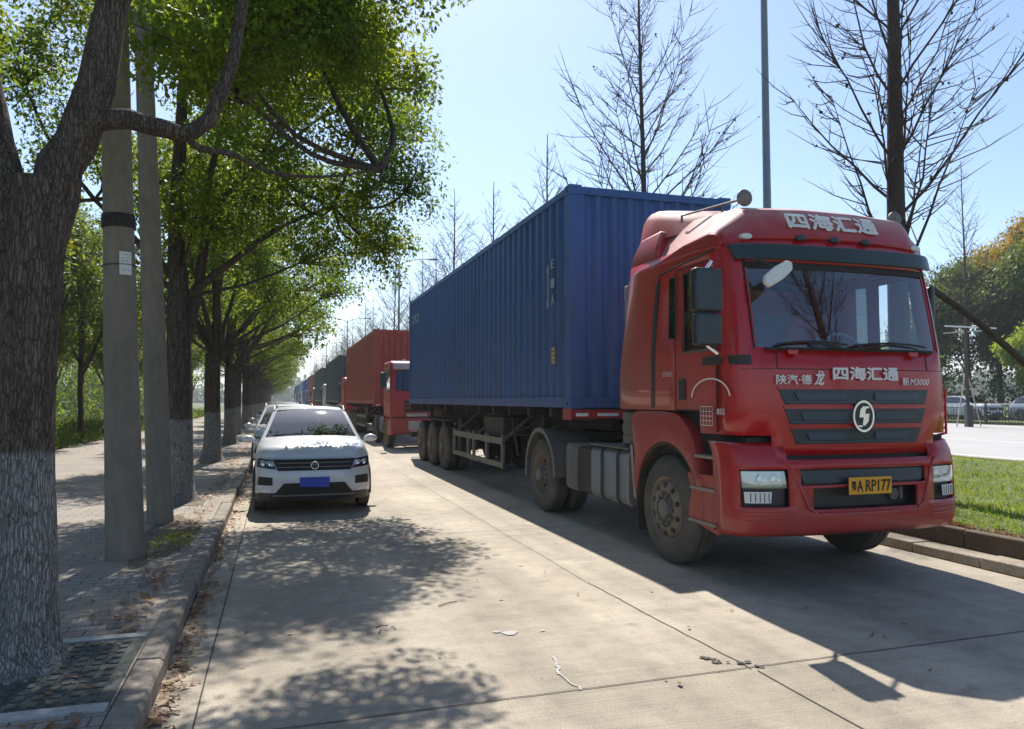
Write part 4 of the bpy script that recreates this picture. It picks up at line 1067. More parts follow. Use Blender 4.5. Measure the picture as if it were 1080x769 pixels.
for i, (mm, Y, lb) in enumerate(box_cols):
    container(Y, 4.84, 1.45, mm, lb, L=12.5, texts=(('CN', 11.3, 11.9, 2.15, 2.4, 'mark_yellow'),) if i == 0 else ())
    t_ = copy_tree(tr1); t_.location = (4.84, Y, -.05 if False else 0); t_['label'] = 'grimy skeleton trailer under '+{0: 'the oxide red container', 1: 'the nearer dark teal container', 2: 'the farther dark teal container', 3: 'the brown container', 4: 'the bright blue container beyond the brown one', 5: 'the light blue container', 6: 'the far dark blue container', 7: 'the last container of the queue'}[i]
    if i:
        c = copy_tree(fc); c.location = (4.78, Y-4.2, 0); c['label'] = cab_lab[i]+', flat roofed'
        if cab_pt_[i] != 'cab_red':
            for o in c.children_recursive:
                for s_ in o.material_slots:
                    if s_.material and s_.material.name == 'orange_red_cab_paint': s_.link = 'OBJECT'; s_.material = M[cab_pt_[i]]

# ================================================================ CARS
M['car_white'] = mat('silver_white_car_paint', (.56, .58, .60), .32, .03, 3, metal=.08, coat=.5)
M['car_dark'] = mat('dark_car_paint', (.03, .035, .04), .3, coat=.6)
M['car_silver'] = mat('silver_car_paint', (.42, .43, .44), .3, metal=.5, coat=.5)
M['car_lamp'] = glass_mat('car_lamp_lens', (.8, .85, .9), .02, .02, 1.2)
M['car_glass'] = glass_mat('car_glass', (.20, .24, .24), .06, .02, 1.4)
def make_car(X, Y, label, paint, detail=True, plate=True):
    """compact crossover facing -y; origin under the middle of the front bumper"""
    r = thing('parked_car', (X, Y, 0), label, 'car', 'cars parked along the left kerb')
    # columns: y, half width, belt z, top z, roof half width, bottom z
    secs = [(.09, .52, .66, .76, .46, .24), (.115, .64, .76, .865, .58, .22), (.19, .77, .83, .925, .70, .21), (.38, .85, .865, .965, .76, .20), (.70, .87, .89, .995, .78, .20), (1.05, .875, .91, 1.02, .785, .20), (1.18, .875, .92, 1.03, .78, .20),
            (1.45, .875, .93, 1.20, .70, .20), (1.75, .875, .94, 1.375, .625, .20), (1.90, .875, .945, 1.435, .60, .20), (2.3, .875, .95, 1.475, .585, .20), (2.9, .875, .96, 1.475, .575, .20), (3.4, .87, .97, 1.44, .555, .20), (3.75, .86, .98, 1.33, .55, .22), (3.95, .84, .97, 1.12, .60, .26), (4.02, .80, .9, 1.0, .62, .30)]
    def ring(s):
        y, w, zb, zt, wr, z0 = s
        h = [(0, z0), (w*.85, z0), (w*.985, z0+.10), (w, (z0+zb)/2), (w*.985, zb-.06), (w*.955, zb), (wr+.02, zt-.035), (wr-.05, zt), (wr*.5, zt+.018), (0, zt+.025)]
        return h
    n = 10; V, Fp, Fg, Fs, Fr = [], [], [], [], []
    for s in secs:
        h = ring(s); V += [(x, s[0], z) for x, z in h]+[(-x, s[0], z) for x, z in h[-2:0:-1]]
    m = 18
    for i in range(len(secs)-1):
        y0, y1 = secs[i][0], secs[i+1][0]
        for k in range(m):
            f = (i*m+k, i*m+(k+1) % m, (i+1)*m+(k+1) % m, (i+1)*m+k)
            kk = k if k < 9 else 17-k
            if kk in (7, 8) and 6 <= i < 9: Fg.append(f)      # windscreen
            elif kk == 5 and 7 <= i < 13: Fs.append((f, 1 if k < 9 else -1))
            elif kk in (7, 8) and 12 <= i < 14: Fr.append(f)
            else: Fp.append(f)
    Fp += [tuple(range(m)), tuple((len(secs)-1)*m+k for k in range(m))]
    body = sub(V, Fp).build('body', paint, r, ang=60)
    g = sub(V, Fg).build('windshield', M['car_glass'], r, ang=60); sub(V, Fr).build('rear_window', M['car_glass'], r, ang=60)
    for sg in (1, -1): sub(V, [f for f, s_ in Fs if s_ == sg]).build('side_window', M['car_glass'], r, ang=60)
    # interior so the glass looks onto something
    q = MB(); q.box(-.7, .7, 1.25, 1.6, .75, .98); q.box(-.75, .75, 1.3, 3.6, .45, .55)
    for x in (-.36, .36):
        q.box(x-.22, x+.22, 2.0, 2.15, .6, 1.18); q.box(x-.12, x+.12, 2.04, 2.12, 1.18, 1.34)
    q.box(-.6, .6, 2.9, 3.05, .6, 1.2); q.build('interior', M['car_interior'], r, bevel=.03)
    # lower black cladding: arches, sill and front lower grille
    def fs_(x, z, off=0.0):
        ax = abs(x)
        y = lerp_tab([(0, -.035), (.4, -.025), (.6, .015), (.70, .06), (.80, .16), (.855, .32), (.875, .6)], ax)
        y += lerp_tab([(.2, .07), (.32, .01), (.5, -.005), (.62, .01), (.75, .05), (.84, .12)], z)
        return (x, y-off, z)
    # front skin
    f = MB(); patch(fs_, [(-.855, .30), (.855, .30), (.83, .80), (-.83, .80)], .0, .05, 30, 8, f); fr = f.build('front_bumper', paint, r, ang=60)
    q = MB(); patch(fs_, [(-.86, .20), (.86, .20), (.865, .315), (-.865, .315)], .006, .06, 26, 2, q); q = q.build('lower_bumper', M['black'], r, ang=50)
    k = MB(); patch(fs_, [(-.60, .268), (.60, .268), (.60, .288), (-.60, .288)], .016, .02, 20, 1, k); k.build('chrome_trim', M['alu'], q)
    k = MB(); patch(fs_, [(-.56, .315), (.56, .315), (.44, .45), (-.44, .45)], .004, .03, 18, 2, k); k.build('lower_grille', M['ink'], fr)
    k = MB(); patch(fs_, [(-.53, .62), (.53, .62), (.60, .775), (-.60, .775)], .008, .03, 20, 2, k); gr = k.build('grille', M['ink'], fr)
    for z in (.665, .72): k = MB(); patch(fs_, [(-.53, z), (.53, z), (.535, z+.008), (-.535, z+.008)], .018, .01, 20, 1, k); k.build('chrome_trim', M['alu'], gr)
    for sg in (-1, 1):
        k = MB(); patch(fs_, [(sg*.55, .635), (sg*.845, .665), (sg*.83, .795), (sg*.60, .775)], .012, .02, 12, 2, k); hl = k.build('headlight', M['car_lamp'], fr, ang=60)
        k = MB(); patch(fs_, [(sg*.555, .64), (sg*.84, .67), (sg*.825, .79), (sg*.605, .77)], .004, .01, 10, 1, k); k.build('lamp_housing', M['ink'], hl)
        for xx in (.63, .73):
            k = MB(); c = fs_(sg*xx, .715, .012); k.lathe([(.01, .03), (-.004, .03), (-.004, .022), (.006, 0)], c, 'y', 14); k.build('projector', M['chrome'], hl)
        k = MB(); patch(fs_, [(sg*.60, .42), (sg*.82, .42), (sg*.80, .54), (sg*.60, .53)], .006, .03, 8, 2, k); k.build('air_intake', M['ink'], fr, bevel=.006)
        k = MB(); patch(fs_, [(sg*.62, .325), (sg*.76, .325), (sg*.76, .365), (sg*.62, .365)], .014, .02, 6, 1, k); k.build('fog_lamp', M['white_part'], fr)
        # mirrors
        k = MB(); k.loft([[(sg*(1.0+(.115-.03*math.sin(a))*math.cos(a)*s_), 1.42+dy, 1.0+.058*math.sin(a)*s_) for a in np.linspace(0, 6.283, 15)[:-1]] for dy, s_ in ((-.07, .45), (-.05, .85), (0, 1.0), (.05, .95), (.055, .8))], cap=True)
        k.tube([(sg*.92, 1.42, .96), (sg*.84, 1.45, .92)], .025, 6); k.build('side_mirror', paint, r, ang=50)
        # doors lines, handles, rails
        k = MB()
        for y_ in (1.40, 2.40, 3.25): k.tube([(sg*.862, y_, .34), (sg*.879, y_, .55), (sg*.868, y_, .90)], .005, 4)
        k.build('door_seam', M['ink'], r)
        for y_ in (2.2, 3.1): MB().box(min(sg*.87, sg*.895), max(sg*.87, sg*.895), y_, y_+.18, .82, .845).build('door_handle', M['chrome'], r, bevel=.005)
        k = MB(); k.tube([(sg*.59, 1.95, 1.43), (sg*.585, 2.05, 1.495), (sg*.57, 2.9, 1.51), (sg*.55, 3.5, 1.475), (sg*.545, 3.6, 1.42)], .014, 6); k.build('roof_rail', M['black'] if paint.name.startswith('silver_white') else M['chrome'], r)
        k = MB()
        for ya in (.80, 3.22):
            k.lathe([(0, .385), (sg*.035, .385), (sg*.035, .325), (0, .325)], (sg*.855, ya, .33), 'x', 20, a0=R(-15), a1=R(195))
            k.lathe([(0, .335), (sg*.0301, 0)], (sg*.853, ya, .33), 'x', 24)
        k.box(min(sg*.86, sg*.89), max(sg*.86, sg*.89), 1.2, 2.85, .19, .30)
        k.build('wheel_arch', M['black'], r)
        for ya in (.80, 3.22):
            ty = MB(); ty.lathe([(0, .20), (0, .26), (-.012*-sg*-1, .30), (-sg*.03, .325), (-sg*.17, .325), (-sg*.19, .28)], (sg*.892, ya, .325), 'x', 28); ty = ty.build('wheel', M['rubber'], r)
            ri = MB(); ri.lathe([(0, .205), (-sg*.03, .19), (-sg*.04, .05), (-sg*.01, .03), (-sg*.01, 0)], (sg*.890, ya, .325), 'x', 24)
            for q_ in range(5):
                a = 2*math.pi*q_/5; ri.tube([(sg*.885, ya, .325), (sg*.886, ya+.19*math.cos(a), .325+.19*math.sin(a))], [.03, .02], 6)
            ri.build('rim', M['alu'], ty)
    # front tyres reach low under the bumper
    k = MB(); c = fs_(0, .69, .028); k.lathe([(0, .058), (-.006, .056), (-.006, .048), (.0, .048)], c, 'y', 28)
    for pts in ([(-.034, .036), (-.012, -.042), (0, -.008), (.012, -.042), (.034, .036)], [(-.016, .046), (0, .006), (.016, .046)]):
        k.tube([(x, c[1]-.010, c[2]+z) for x, z in pts], .0075, 5)
    dk = MB().lathe([(0, .055), (-.003, .055), (-.003, 0)], c, 'y', 24).build('emblem_disc', M['slate'], gr); k.build('emblem', M['chrome'], dk)
    if plate:
        k = MB(); patch(fs_, [(-.215, .40), (.215, .385), (.215, .53), (-.215, .53)], .022, .015, 6, 1, k); k.build('number_plate', M['plate_b'], fr)
    k = MB()
    k.tube([(-.60, 1.20, 1.055), (-.1, 1.24, 1.085)], .010, 5); k.tube([(.02, 1.19, 1.065), (.58, 1.24, 1.07)], .010, 5); k.build('wiper', M['ink'], r)
    k = MB()
    for x in (-.36, .0, .36): pass
    k.tube([(-.50, .16, .895), (-.56, .6, .985), (-.60, 1.1, 1.04)], .006, 4); k.tube([(.50, .16, .895), (.56, .6, .985), (.60, 1.1, 1.04)], .006, 4)
    k.build('hood_crease', paint, body)
    return r
car = make_car(.52, 10.95, 'silver-white compact crossover parked at the kerb, nearest car', M['car_white'])
car.scale = (.935, 1, 1.0)
def recolour(root, m, old='silver_white_car_paint'):
    for o in root.children_recursive:
        for s_ in o.material_slots:
            if s_.material and s_.material.name.startswith(old): s_.link = 'OBJECT'; s_.material = m
for i, (y, x, m, lb) in enumerate([(17.6, .30, 'car_white', 'white car parked directly behind the nearest crossover'), (23.2, .22, 'car_silver', 'silver car third in the parked line, mostly hidden'),
                                (29.0, .25, 'car_white', 'white car fourth in the parked line, under the trees'), (35.0, .25, 'car_dark', 'dark car parked beyond the white ones'), (42, .25, 'car_white', 'farthest white parked car, before the glare')]):
    c = copy_tree(car); c.location = (x, y, 0); c['label'] = lb
    if m != 'car_white': recolour(c, M[m])
for i, (x, y, m, lb, rz) in enumerate([(42, 35.2, 'car_white', 'white car behind the railing, left of the other', 0), (43.0, 30.6, 'car_silver', 'silver car behind the railing at the right edge', 0)]):
    c = copy_tree(car); c.location = (x, y, .36); c['label'] = lb; c['group'] = 'cars behind the far railing'; c.rotation_euler.z = R(rz)
    if m != 'car_white': recolour(c, M[m])

# ================================================================ VEGETATION
M['leaf'] = leaf_mat('camphor_leaves', (.040, .085, .014), (.085, .150, .018), (.19, .225, .02), .55, .9)
M['leaf_young'] = leaf_mat('young_leaves', (.04, .085, .012), (.085, .14, .018), (.17, .19, .02), .45, .7)
M['leaf_dark'] = leaf_mat('dark_leaves', (.025, .055, .012), (.050, .095, .018), (.11, .14, .02), .42, .6)
M['leaf_autumn'] = leaf_mat('autumn_leaves', (.10, .11, .015), (.21, .18, .02), (.32, .20, .025), .5, .8)
M['leaf_lime'] = leaf_mat('lime_leaves', (.10, .18, .02), (.17, .25, .03), (.22, .30, .03), .5, .8)
M['grass_blade'] = leaf_mat('grass_blades', (.07, .14, .015), (.12, .20, .02), (.19, .24, .03), .5, 1.5)
M['dry_leaf'] = leaf_mat('dry_leaves', (.16, .075, .03), (.25, .14, .07), (.34, .24, .13), .2, 9)
M['bud'] = mat('dark_buds', (.035, .030, .015), .8)
M['bare_bark'] = mat('grey_brown_bark', (.060, .044, .034), .9, .35, 8, bump=.5, bscale=50, stretch=(1, 1, .3))
def bark_fn_factory(zw):
    def fn(nt, b):
        L = nt.links.new
        tc = N(nt, 'ShaderNodeTexCoord')
        mp = N(nt, 'ShaderNodeMapping'); mp.inputs['Scale'].default_value = (1, 1, .16); L(tc.outputs['Object'], mp.inputs[0])
        n0 = N(nt, 'ShaderNodeTexNoise', i_Scale=9, i_Detail=4); L(tc.outputs['Object'], n0.inputs['Vector'])
        mv = N(nt, 'ShaderNodeVectorMath', operation='SCALE'); L(n0.outputs['Color'], mv.inputs[0]); mv.inputs['Scale'].default_value = .03
        av = N(nt, 'ShaderNodeVectorMath', operation='ADD'); L(mp.outputs[0], av.inputs[0]); L(mv.outputs[0], av.inputs[1])
        v = N(nt, 'ShaderNodeTexVoronoi', i_Scale=58, feature='DISTANCE_TO_EDGE'); L(av.outputs[0], v.inputs['Vector'])
        v2 = N(nt, 'ShaderNodeTexVoronoi', i_Scale=125, feature='DISTANCE_TO_EDGE'); L(av.outputs[0], v2.inputs['Vector'])
        n = N(nt, 'ShaderNodeTexNoise', i_Scale=30, i_Detail=8, i_Roughness=.7); L(av.outputs[0], n.inputs['Vector'])
        crack = ramp(nt, v.outputs['Distance'], [(0.0, .38), (.12, .85), (.35, 1.0)])
        crack2 = ramp(nt, v2.outputs['Distance'], [(0.0, .65), (.12, 1.0)])
        c = mixc(nt, 1.0, crack.outputs[0], crack2.outputs[0], 'MULTIPLY')
        bark = mixc(nt, 1.0, ramp(nt, n.outputs[0], [(.3, (.095, .075, .058)), (.5, (.175, .14, .112)), (.7, (.27, .225, .185))]).outputs[0], c, 'MULTIPLY')
        wash = mixc(nt, 1.0, ramp(nt, n.outputs[0], [(.3, (.30, .29, .27)), (.55, (.42, .41, .39)), (.75, (.52, .51, .49))]).outputs[0], c, 'MULTIPLY')
        sx = N(nt, 'ShaderNodeSeparateXYZ'); L(tc.outputs['Object'], sx.inputs[0])
        ne = N(nt, 'ShaderNodeTexNoise', i_Scale=7, i_Detail=4); L(tc.outputs['Object'], ne.inputs['Vector'])
        ed = N(nt, 'ShaderNodeMath', operation='MULTIPLY_ADD', i_1=.10); L(ne.outputs[0], ed.inputs[0]); L(sx.outputs[2], ed.inputs[2])
        lim = N(nt, 'ShaderNodeMapRange'); L(ed.outputs[0], lim.inputs[0]); lim.inputs[1].default_value = zw+.04; lim.inputs[2].default_value = zw+.075; lim.inputs[3].default_value = 1; lim.inputs[4].default_value = 0
        # worn paint: bark shows through on the ridges
        wn_ = N(nt, 'ShaderNodeTexNoise', i_Scale=16, i_Detail=6); L(tc.outputs['Object'], wn_.inputs['Vector'])
        wr = ramp(nt, wn_.outputs[0], [(.30, .35), (.46, 1.0)])
        ml = N(nt, 'ShaderNodeMath', operation='MULTIPLY'); L(lim.outputs[0], ml.inputs[0]); L(wr.outputs[0], ml.inputs[1])
        L(mixc(nt, ml.outputs[0], bark, wash), b.inputs['Base Color'])
        b.inputs['Roughness'].default_value = .92; b.inputs['Specular IOR Level'].default_value = .2
        bp = N(nt, 'ShaderNodeBump', i_Strength=.9, i_Distance=.02); L(c, bp.inputs['Height']); L(bp.outputs[0], b.inputs['Normal'])
    return fn
M['bark'] = ground_mat('camphor_bark', bark_fn_factory(1.18))

rng = np.random.default_rng(11)
def spline(pts, n):
    P = [Vector(p) for p in pts]; P = [P[0]*2-P[1]]+P+[P[-1]*2-P[-2]]; out = []
    segs = len(P)-3
    for i in range(n+1):
        t = i/n*segs; k = min(int(t), segs-1); u = t-k; a, b, c, d = P[k:k+4]
        out.append(.5*((2*b)+(c-a)*u+(2*a-5*b+4*c-d)*u*u+(3*b-a-3*c+d)*u**3))
    return out
def limb(mb, pts, r0, r1, n=10, seg=10, wobble=.02):
    p = spline(pts, seg); rs = []
    for i in range(len(p)):
        t = i/(len(p)-1); rs.append(r0+(r1-r0)*t**.8)
        if 0 < i < len(p)-1: p[i] = p[i]+Vector((random.uniform(-1, 1), random.uniform(-1, 1), random.uniform(-1, 1)))*wobble*rs[-1]*4
    mb.tube(p, rs, n); return p
def leaves(centers, radii, per, size, aspect=.5, droop=.3, flat=1.0):
    """clusters of quad leaves round the centres -> V, F"""
    C_ = np.repeat(np.asarray(centers), per, axis=0); Rr = np.repeat(np.asarray(radii), per)[:, None]; n = len(C_)
    d = rng.normal(size=(n, 3)); d /= np.linalg.norm(d, axis=1)[:, None]
    pos = C_+d*Rr*rng.random((n, 1))**.45*np.array([1, 1, flat])
    a = d*.6+rng.normal(size=(n, 3))*.6; a[:, 2] -= droop; a /= np.linalg.norm(a, axis=1)[:, None]
    nr = rng.normal(size=(n, 3))*.55+np.array([0, 0, 1.0]); nr -= a*(nr*a).sum(1)[:, None]; nr /= np.linalg.norm(nr, axis=1)[:, None]
    b = np.cross(a, nr); L_ = size*(.40+1.15*rng.random((n, 1))**1.4)
    v = np.stack([pos, pos+a*L_*.45+b*L_*aspect*.5, pos+a*L_, pos+a*L_*.45-b*L_*aspect*.5], 1)
    v[:, 1:4:2, :] -= nr[:, None, :]*L_[:, None, :]*.08
    return v.reshape(-1, 3), np.arange(n*4).reshape(-1, 4)
def blob_pts(blobs, count, shell=.5):
    """random cluster centres inside ellipsoids (cx,cy,cz,rx,ry,rz)"""
    B = np.array(blobs, float); vol = (B[:, 3]*B[:, 4]*B[:, 5])**.8; idx = rng.choice(len(B), count, p=vol/vol.sum())
    d = rng.normal(size=(count, 3)); d /= np.linalg.norm(d, axis=1)[:, None]
    r = (shell+(1-shell)*rng.random((count, 1)))**1.0*rng.random((count, 1))**.25
    return B[idx, :3]+d*r*B[idx, 3:], idx
def leafy_tree(loc, label, name='camphor_tree', trunk_r=.2, fork=(0, 0, 2.7), trunk_pts=None, limbs=(), blobs=(), n_cl=900, per=40, size=.085, crad=.30, group=None, leaf='leaf', bark='bark', seed=1, cat='tree', flare=1.5, segs=12, rough_trunk=False):
    random.seed(seed)
    r = thing(name, loc, label, cat, group)
    t = MB(); tp = trunk_pts or [(0, 0, -.05), (0, 0, .1), (.02, 0, .6), (.0, .02, 1.5), fork]
    p = spline(tp, 30 if rough_trunk else 14); m = len(p)
    nseg = 64 if rough_trunk else segs
    vs = []
    for i, q in enumerate(p):
        s = i/(m-1); rad = trunk_r*(1.0-.12*s)*(1+(flare-1)*math.exp(-q.z/.13)+.10*math.exp(-q.z/.6))
        if rough_trunk and s > .8: rad *= 1+.22*(s-.8)/.2
        for k in range(nseg):
            a = 2*math.pi*k/nseg; e = 1+.05*math.sin(3*a+seed)+.03*math.sin(5*a+2+q.z)
            e += (.22*math.exp(-q.z/.12))*max(0, math.sin(5*a+seed))*.5
            if rough_trunk: e += .05*(noise.noise((math.cos(a)*6, math.sin(a)*6, q.z*1.6)))+.035*noise.noise((math.cos(a)*16, math.sin(a)*16, q.z*3))
            vs.append((q.x+rad*e*math.cos(a), q.y+rad*e*math.sin(a), q.z))
    t.add(vs, [(i*nseg+k, i*nseg+(k+1) % nseg, (i+1)*nseg+(k+1) % nseg, (i+1)*nseg+k) for i in range(m-1) for k in range(nseg)]+[tuple((m-1)*nseg+k for k in range(nseg))])
    trunk = t.build('trunk', M[bark], r, ang=60, fix=False)
    lm = MB()
    for pts, r0, r1 in limbs: limb(lm, pts, r0, r1, 14 if rough_trunk else 8, 14, .03)
    cc, idx = blob_pts(blobs, n_cl)
    B = [Vector(b[:3]) for b in blobs]
    ends = [Vector(l[0][-1]) for l in limbs]+[Vector(fork)]
    for bi, b in enumerate(B):
        src = min(ends, key=lambda e: (e-b).length+(0 if e.z < b.z+.3 else 2))
        mid = (src+b)/2+Vector((random.uniform(-.2, .2), random.uniform(-.2, .2), -.15))
        r0 = .016+.009*(src-b).length
        limb(lm, [src, mid, b], r0, .018, 6, 6, .04)
        sel = [k for k in range(n_cl) if idx[k] == bi][:16]
        for k in sel:
            c = Vector(cc[k]); limb(lm, [b*.7+mid*.3, (b+c)/2+Vector((0, 0, -.06)), c], .014, .004, 4, 3, .05)
    lm.build('limbs', M[bark if bark != 'bark' else 'bark_high'], r, ang=60, fix=False)
    V, F = leaves(cc, rng.uniform(.6, 1.25, n_cl)*crad, per, size)
    cr = fast_mesh('crown', V, F, M[leaf], r)
    return r
M['bark_high'] = M['bark']

# tree 1: the big forked trunk at the left edge
r1 = (-1.345, 4.85, .12)
bl = [(.9, 1.6, 4.35, 1.0, .9, .5), (1.5, 2.0, 4.9, 1.2, 1.1, .7), (1.5, 2.7, 5.3, 1.2, 1.1, .8), (-2.0, 2.0, 5.6, 1.0, 1.2, .7), (-2.6, .4, 4.8, 1.3, 1.4, .8), (-1.6, 2.5, 4.6, 1.0, 1.0, .6),
      (0, 0, 6.4, 1.6, 1.6, 1.0), (1.8, .6, 6.0, 1.4, 1.4, .9), (-1.6, -.4, 6.4, 1.6, 1.6, 1.0), (.6, 3.2, 6.0, 1.4, 1.3, .9), (2.2, 2.4, 5.9, 1.1, 1.2, .8), (-.4, .4, 7.6, 1.4, 1.4, .8), (1.0, -1.4, 5.6, 1.2, 1.2, .7), (.95, 1.3, 3.95, .5, .5, .25), (2.3, 3.2, 5.0, .8, .9, .5)]
leafy_tree(r1, 'thick forked tree with deeply cracked bark and a whitewashed base at the left picture edge', trunk_r=.175, fork=(.02, 0, 2.55), rough_trunk=True, flare=1.35,
    trunk_pts=[(.0, 0, -.05), (.0, 0, .15), (.01, 0, .6), (-.02, 0, 1.4), (.0, 0, 2.1), (.03, 0, 2.55), (.05, 0, 2.72)],
    limbs=[([(.02, 0, 2.3), (.14, 0, 2.78), (.30, .0, 3.25), (.38, .02, 3.8), (.52, .1, 4.6), (.6, .3, 5.6)], .145, .06),
           ([(-.02, 0, 2.3), (-.16, .02, 2.75), (-.28, .05, 3.25), (-.42, .1, 3.9), (-.7, .2, 4.8), (-1.0, .2, 5.8)], .15, .06),
           ([(.30, .0, 3.10), (.46, -.03, 3.12), (.66, -.06, 3.08), (.80, -.06, 3.06), (.93, -.05, 3.17), (1.02, -.02, 3.42), (1.08, .02, 3.72), (1.14, .2, 4.3), (1.3, .6, 5.0)], .066, .03),
           ([(.80, -.06, 3.06), (.88, .0, 3.0), (1.05, .25, 3.06), (1.3, .8, 3.12), (1.7, 1.4, 3.3), (2.2, 1.9, 3.55)], .028, .008)],
    blobs=bl, n_cl=1500, per=95, size=.062, crad=.27, seed=5)
# tree 2
bl = [(.2, 0, 4.3, 1.3, 1.4, .7), (1.6, .2, 4.6, 1.3, 1.4, .8), (2.7, .2, 4.9, 1.1, 1.3, .8), (3.2, .3, 5.9, .85, 1.1, .7), (3.45, 0, 5.0, .6, .8, .7), (3.1, .4, 4.0, .7, .8, .6), (2.3, -.4, 6.4, 1.2, 1.3, .9), (.9, .2, 6.2, 1.6, 1.5, 1.1), (2.5, .2, 7.5, 1.0, 1.1, .9), (1.2, 0, 8.0, 1.5, 1.4, 1.0),
      (-1.3, 0, 5.2, 1.2, 1.2, .6), (-2.3, .3, 6.4, 1.2, 1.3, .8), (-.8, 0, 7.4, 1.7, 1.6, 1.1), (-2.6, -.3, 4.5, 1.1, 1.2, .6), (2.0, .8, 3.9, .9, 1.0, .45), (1.1, -1.3, 5.0, 1.0, .9, .6), (0, 1.5, 5.5, 1.6, 1.2, .9), (2.9, 1.2, 4.2, .7, .9, .45), (.2, -1.5, 6.6, 1.3, 1.1, .8), (2.5, -1.2, 5.4, .8, .8, .5)]
leafy_tree((-1.38, 12.1, .12), 'upright whitewashed tree right behind the two concrete poles, second in the kerb row', trunk_r=.19, fork=(-.04, 0, 3.0),
    limbs=[([(-.02, 0, 2.6), (-.06, 0, 3.4), (-.08, .05, 4.3), (-.05, 0, 5.6), (0, 0, 7.0)], .17, .06), ([(.02, 0, 2.2), (.18, .05, 2.9), (.30, .1, 3.8), (.34, .1, 4.8), (.6, .1, 6.0)], .10, .04),
           ([(0, 0, 3.2), (-.5, .1, 3.7), (-1.2, .1, 4.4)], .08, .03), ([(.05, 0, 3.0), (.7, .1, 3.6), (1.4, .2, 4.2), (2.2, .2, 4.6)], .07, .025), ([(.1, 0, 4.0), (.9, .2, 5.0), (2.0, .1, 6.0)], .06, .02)],
    blobs=bl, n_cl=1400, per=78, size=.07, crad=.27, seed=8)
# trees 3.. : two further patterns, copied down the row
def row_tree(loc, label, seed, **k):
    rr = random.Random(seed); bl = [(0, 0, 6.6, 1.8, 1.8, 1.2), (0, 0, 5.0, 1.6, 1.8, .9)]
    for a in range(8):
        an = a*.785+rr.uniform(-.3, .3); d = rr.uniform(1.5, 2.4); bl.append((d*math.cos(an)+.25, d*math.sin(an), rr.uniform(3.6, 5.0), 1.2, 1.2, .75))
    for a in range(6):
        an = a*1.05+rr.uniform(-.3, .3); d = rr.uniform(1.2, 1.8); bl.append((d*math.cos(an), d*math.sin(an), rr.uniform(5.6, 7.4), 1.3, 1.3, .9))
    bl += [(2.3, .2, 3.4, .8, .9, .45), (2.9, -.3, 4.3, .8, .9, .6), (2.0, -1.5, 3.1, .6, .7, .35)]
    lb = [([(0, 0, 2.2), (rr.uniform(-.1, .1), 0, 3.2), (0, 0, 4.8), (0, 0, 6.4)], .15, .05)]
    for a in range(6):
        an = a*1.05+rr.uniform(-.4, .4); lb.append(([(0, 0, 2.2+.15*a), (.5*math.cos(an), .5*math.sin(an), 3.0+.15*a), (1.2*math.cos(an), 1.2*math.sin(an), 4.0+.15*a), (1.7*math.cos(an), 1.7*math.sin(an), 4.9+.2*a)], .085, .025))
    return leafy_tree(loc, label, trunk_r=.2, fork=(0, 0, 2.6), limbs=lb, blobs=bl, seed=seed, **k)
G = 'whitewashed camphor trees along the left kerb'
t3 = row_tree((-1.50, 19.6, .12), 'whitewashed tree with arching limbs left of the nearest parked car, third in the kerb row', 21, n_cl=900, per=60, size=.085, crad=.30)
t4 = row_tree((-1.52, 27.1, .12), 'fourth whitewashed tree in the kerb row, partly behind the third', 33, n_cl=760, per=50, size=.10, crad=.32)
for o in SC.objects:
    if o.get('category') == 'tree': o['group'] = G
y = 34.6; k = 0
lbs = ['fifth whitewashed tree in the kerb row, beyond the parked white car', 'sixth whitewashed tree in the kerb row, where trunks begin to overlap']
while y < 200:
    c = copy_tree(t3 if k % 2 else t4); c.location = (-1.5+random.uniform(-.15, .1), y, .12); c.rotation_euler.z = random.uniform(-.5, .5)+(0 if k % 3 else 2.6)
    c['label'] = lbs[k] if k < 2 else 'far whitewashed tree in the kerb row, its trunk merging with its neighbours down the road'
    y += 7.5 if y < 90 else 9; k += 1

# inner belt of small trees on the grass beyond the pavement
def small_tree(loc, label, seed, leaf='leaf_young', h=6.0, n_cl=420, per=30, grp='slim trees in the grass beyond the pavement', size=.11, name='young_tree', tr=.08, spread=1.0):
    rr = random.Random(seed); bl = [(0, 0, h*.8, 1.2*spread, 1.2*spread, h*.17)]
    for a in range(7):
        an = a*.9+rr.uniform(-.4, .4); d = rr.uniform(.7, 1.6)*spread; bl.append((d*math.cos(an), d*math.sin(an), rr.uniform(h*.42, h*.88), .95*spread, .95*spread, .6*spread))
    lb = []
    for a in range(5):
        an = a*1.25+rr.uniform(-.4, .4); z0 = h*.25+rr.uniform(0, .6); lb.append(([(0, 0, z0), (.35*math.cos(an), .35*math.sin(an), z0+.7), (.8*spread*math.cos(an), .8*spread*math.sin(an), z0+h*.3)], .045*tr/.08, .015))
    return leafy_tree(loc, label, name=name, trunk_r=tr, fork=(.05, 0, h*.45), trunk_pts=[(0, 0, -.05), (.02, 0, .8), (.06, .02, h*.25), (.05, 0, h*.45), (.05, 0, h*.7)], limbs=lb, blobs=bl, n_cl=n_cl, per=per, size=size, crad=.34*spread, group=grp, leaf=leaf, bark='bare_bark', seed=seed, flare=1.2, segs=8)
s1 = small_tree((-6.9, 17.5, 0), 'slim young tree between the big trunk and first pole, nearest of the grass belt', 51)
s2 = small_tree((-7.8, 22.5, 0), 'slim leaning young tree just right of the nearest grass-belt tree', 52, h=7)
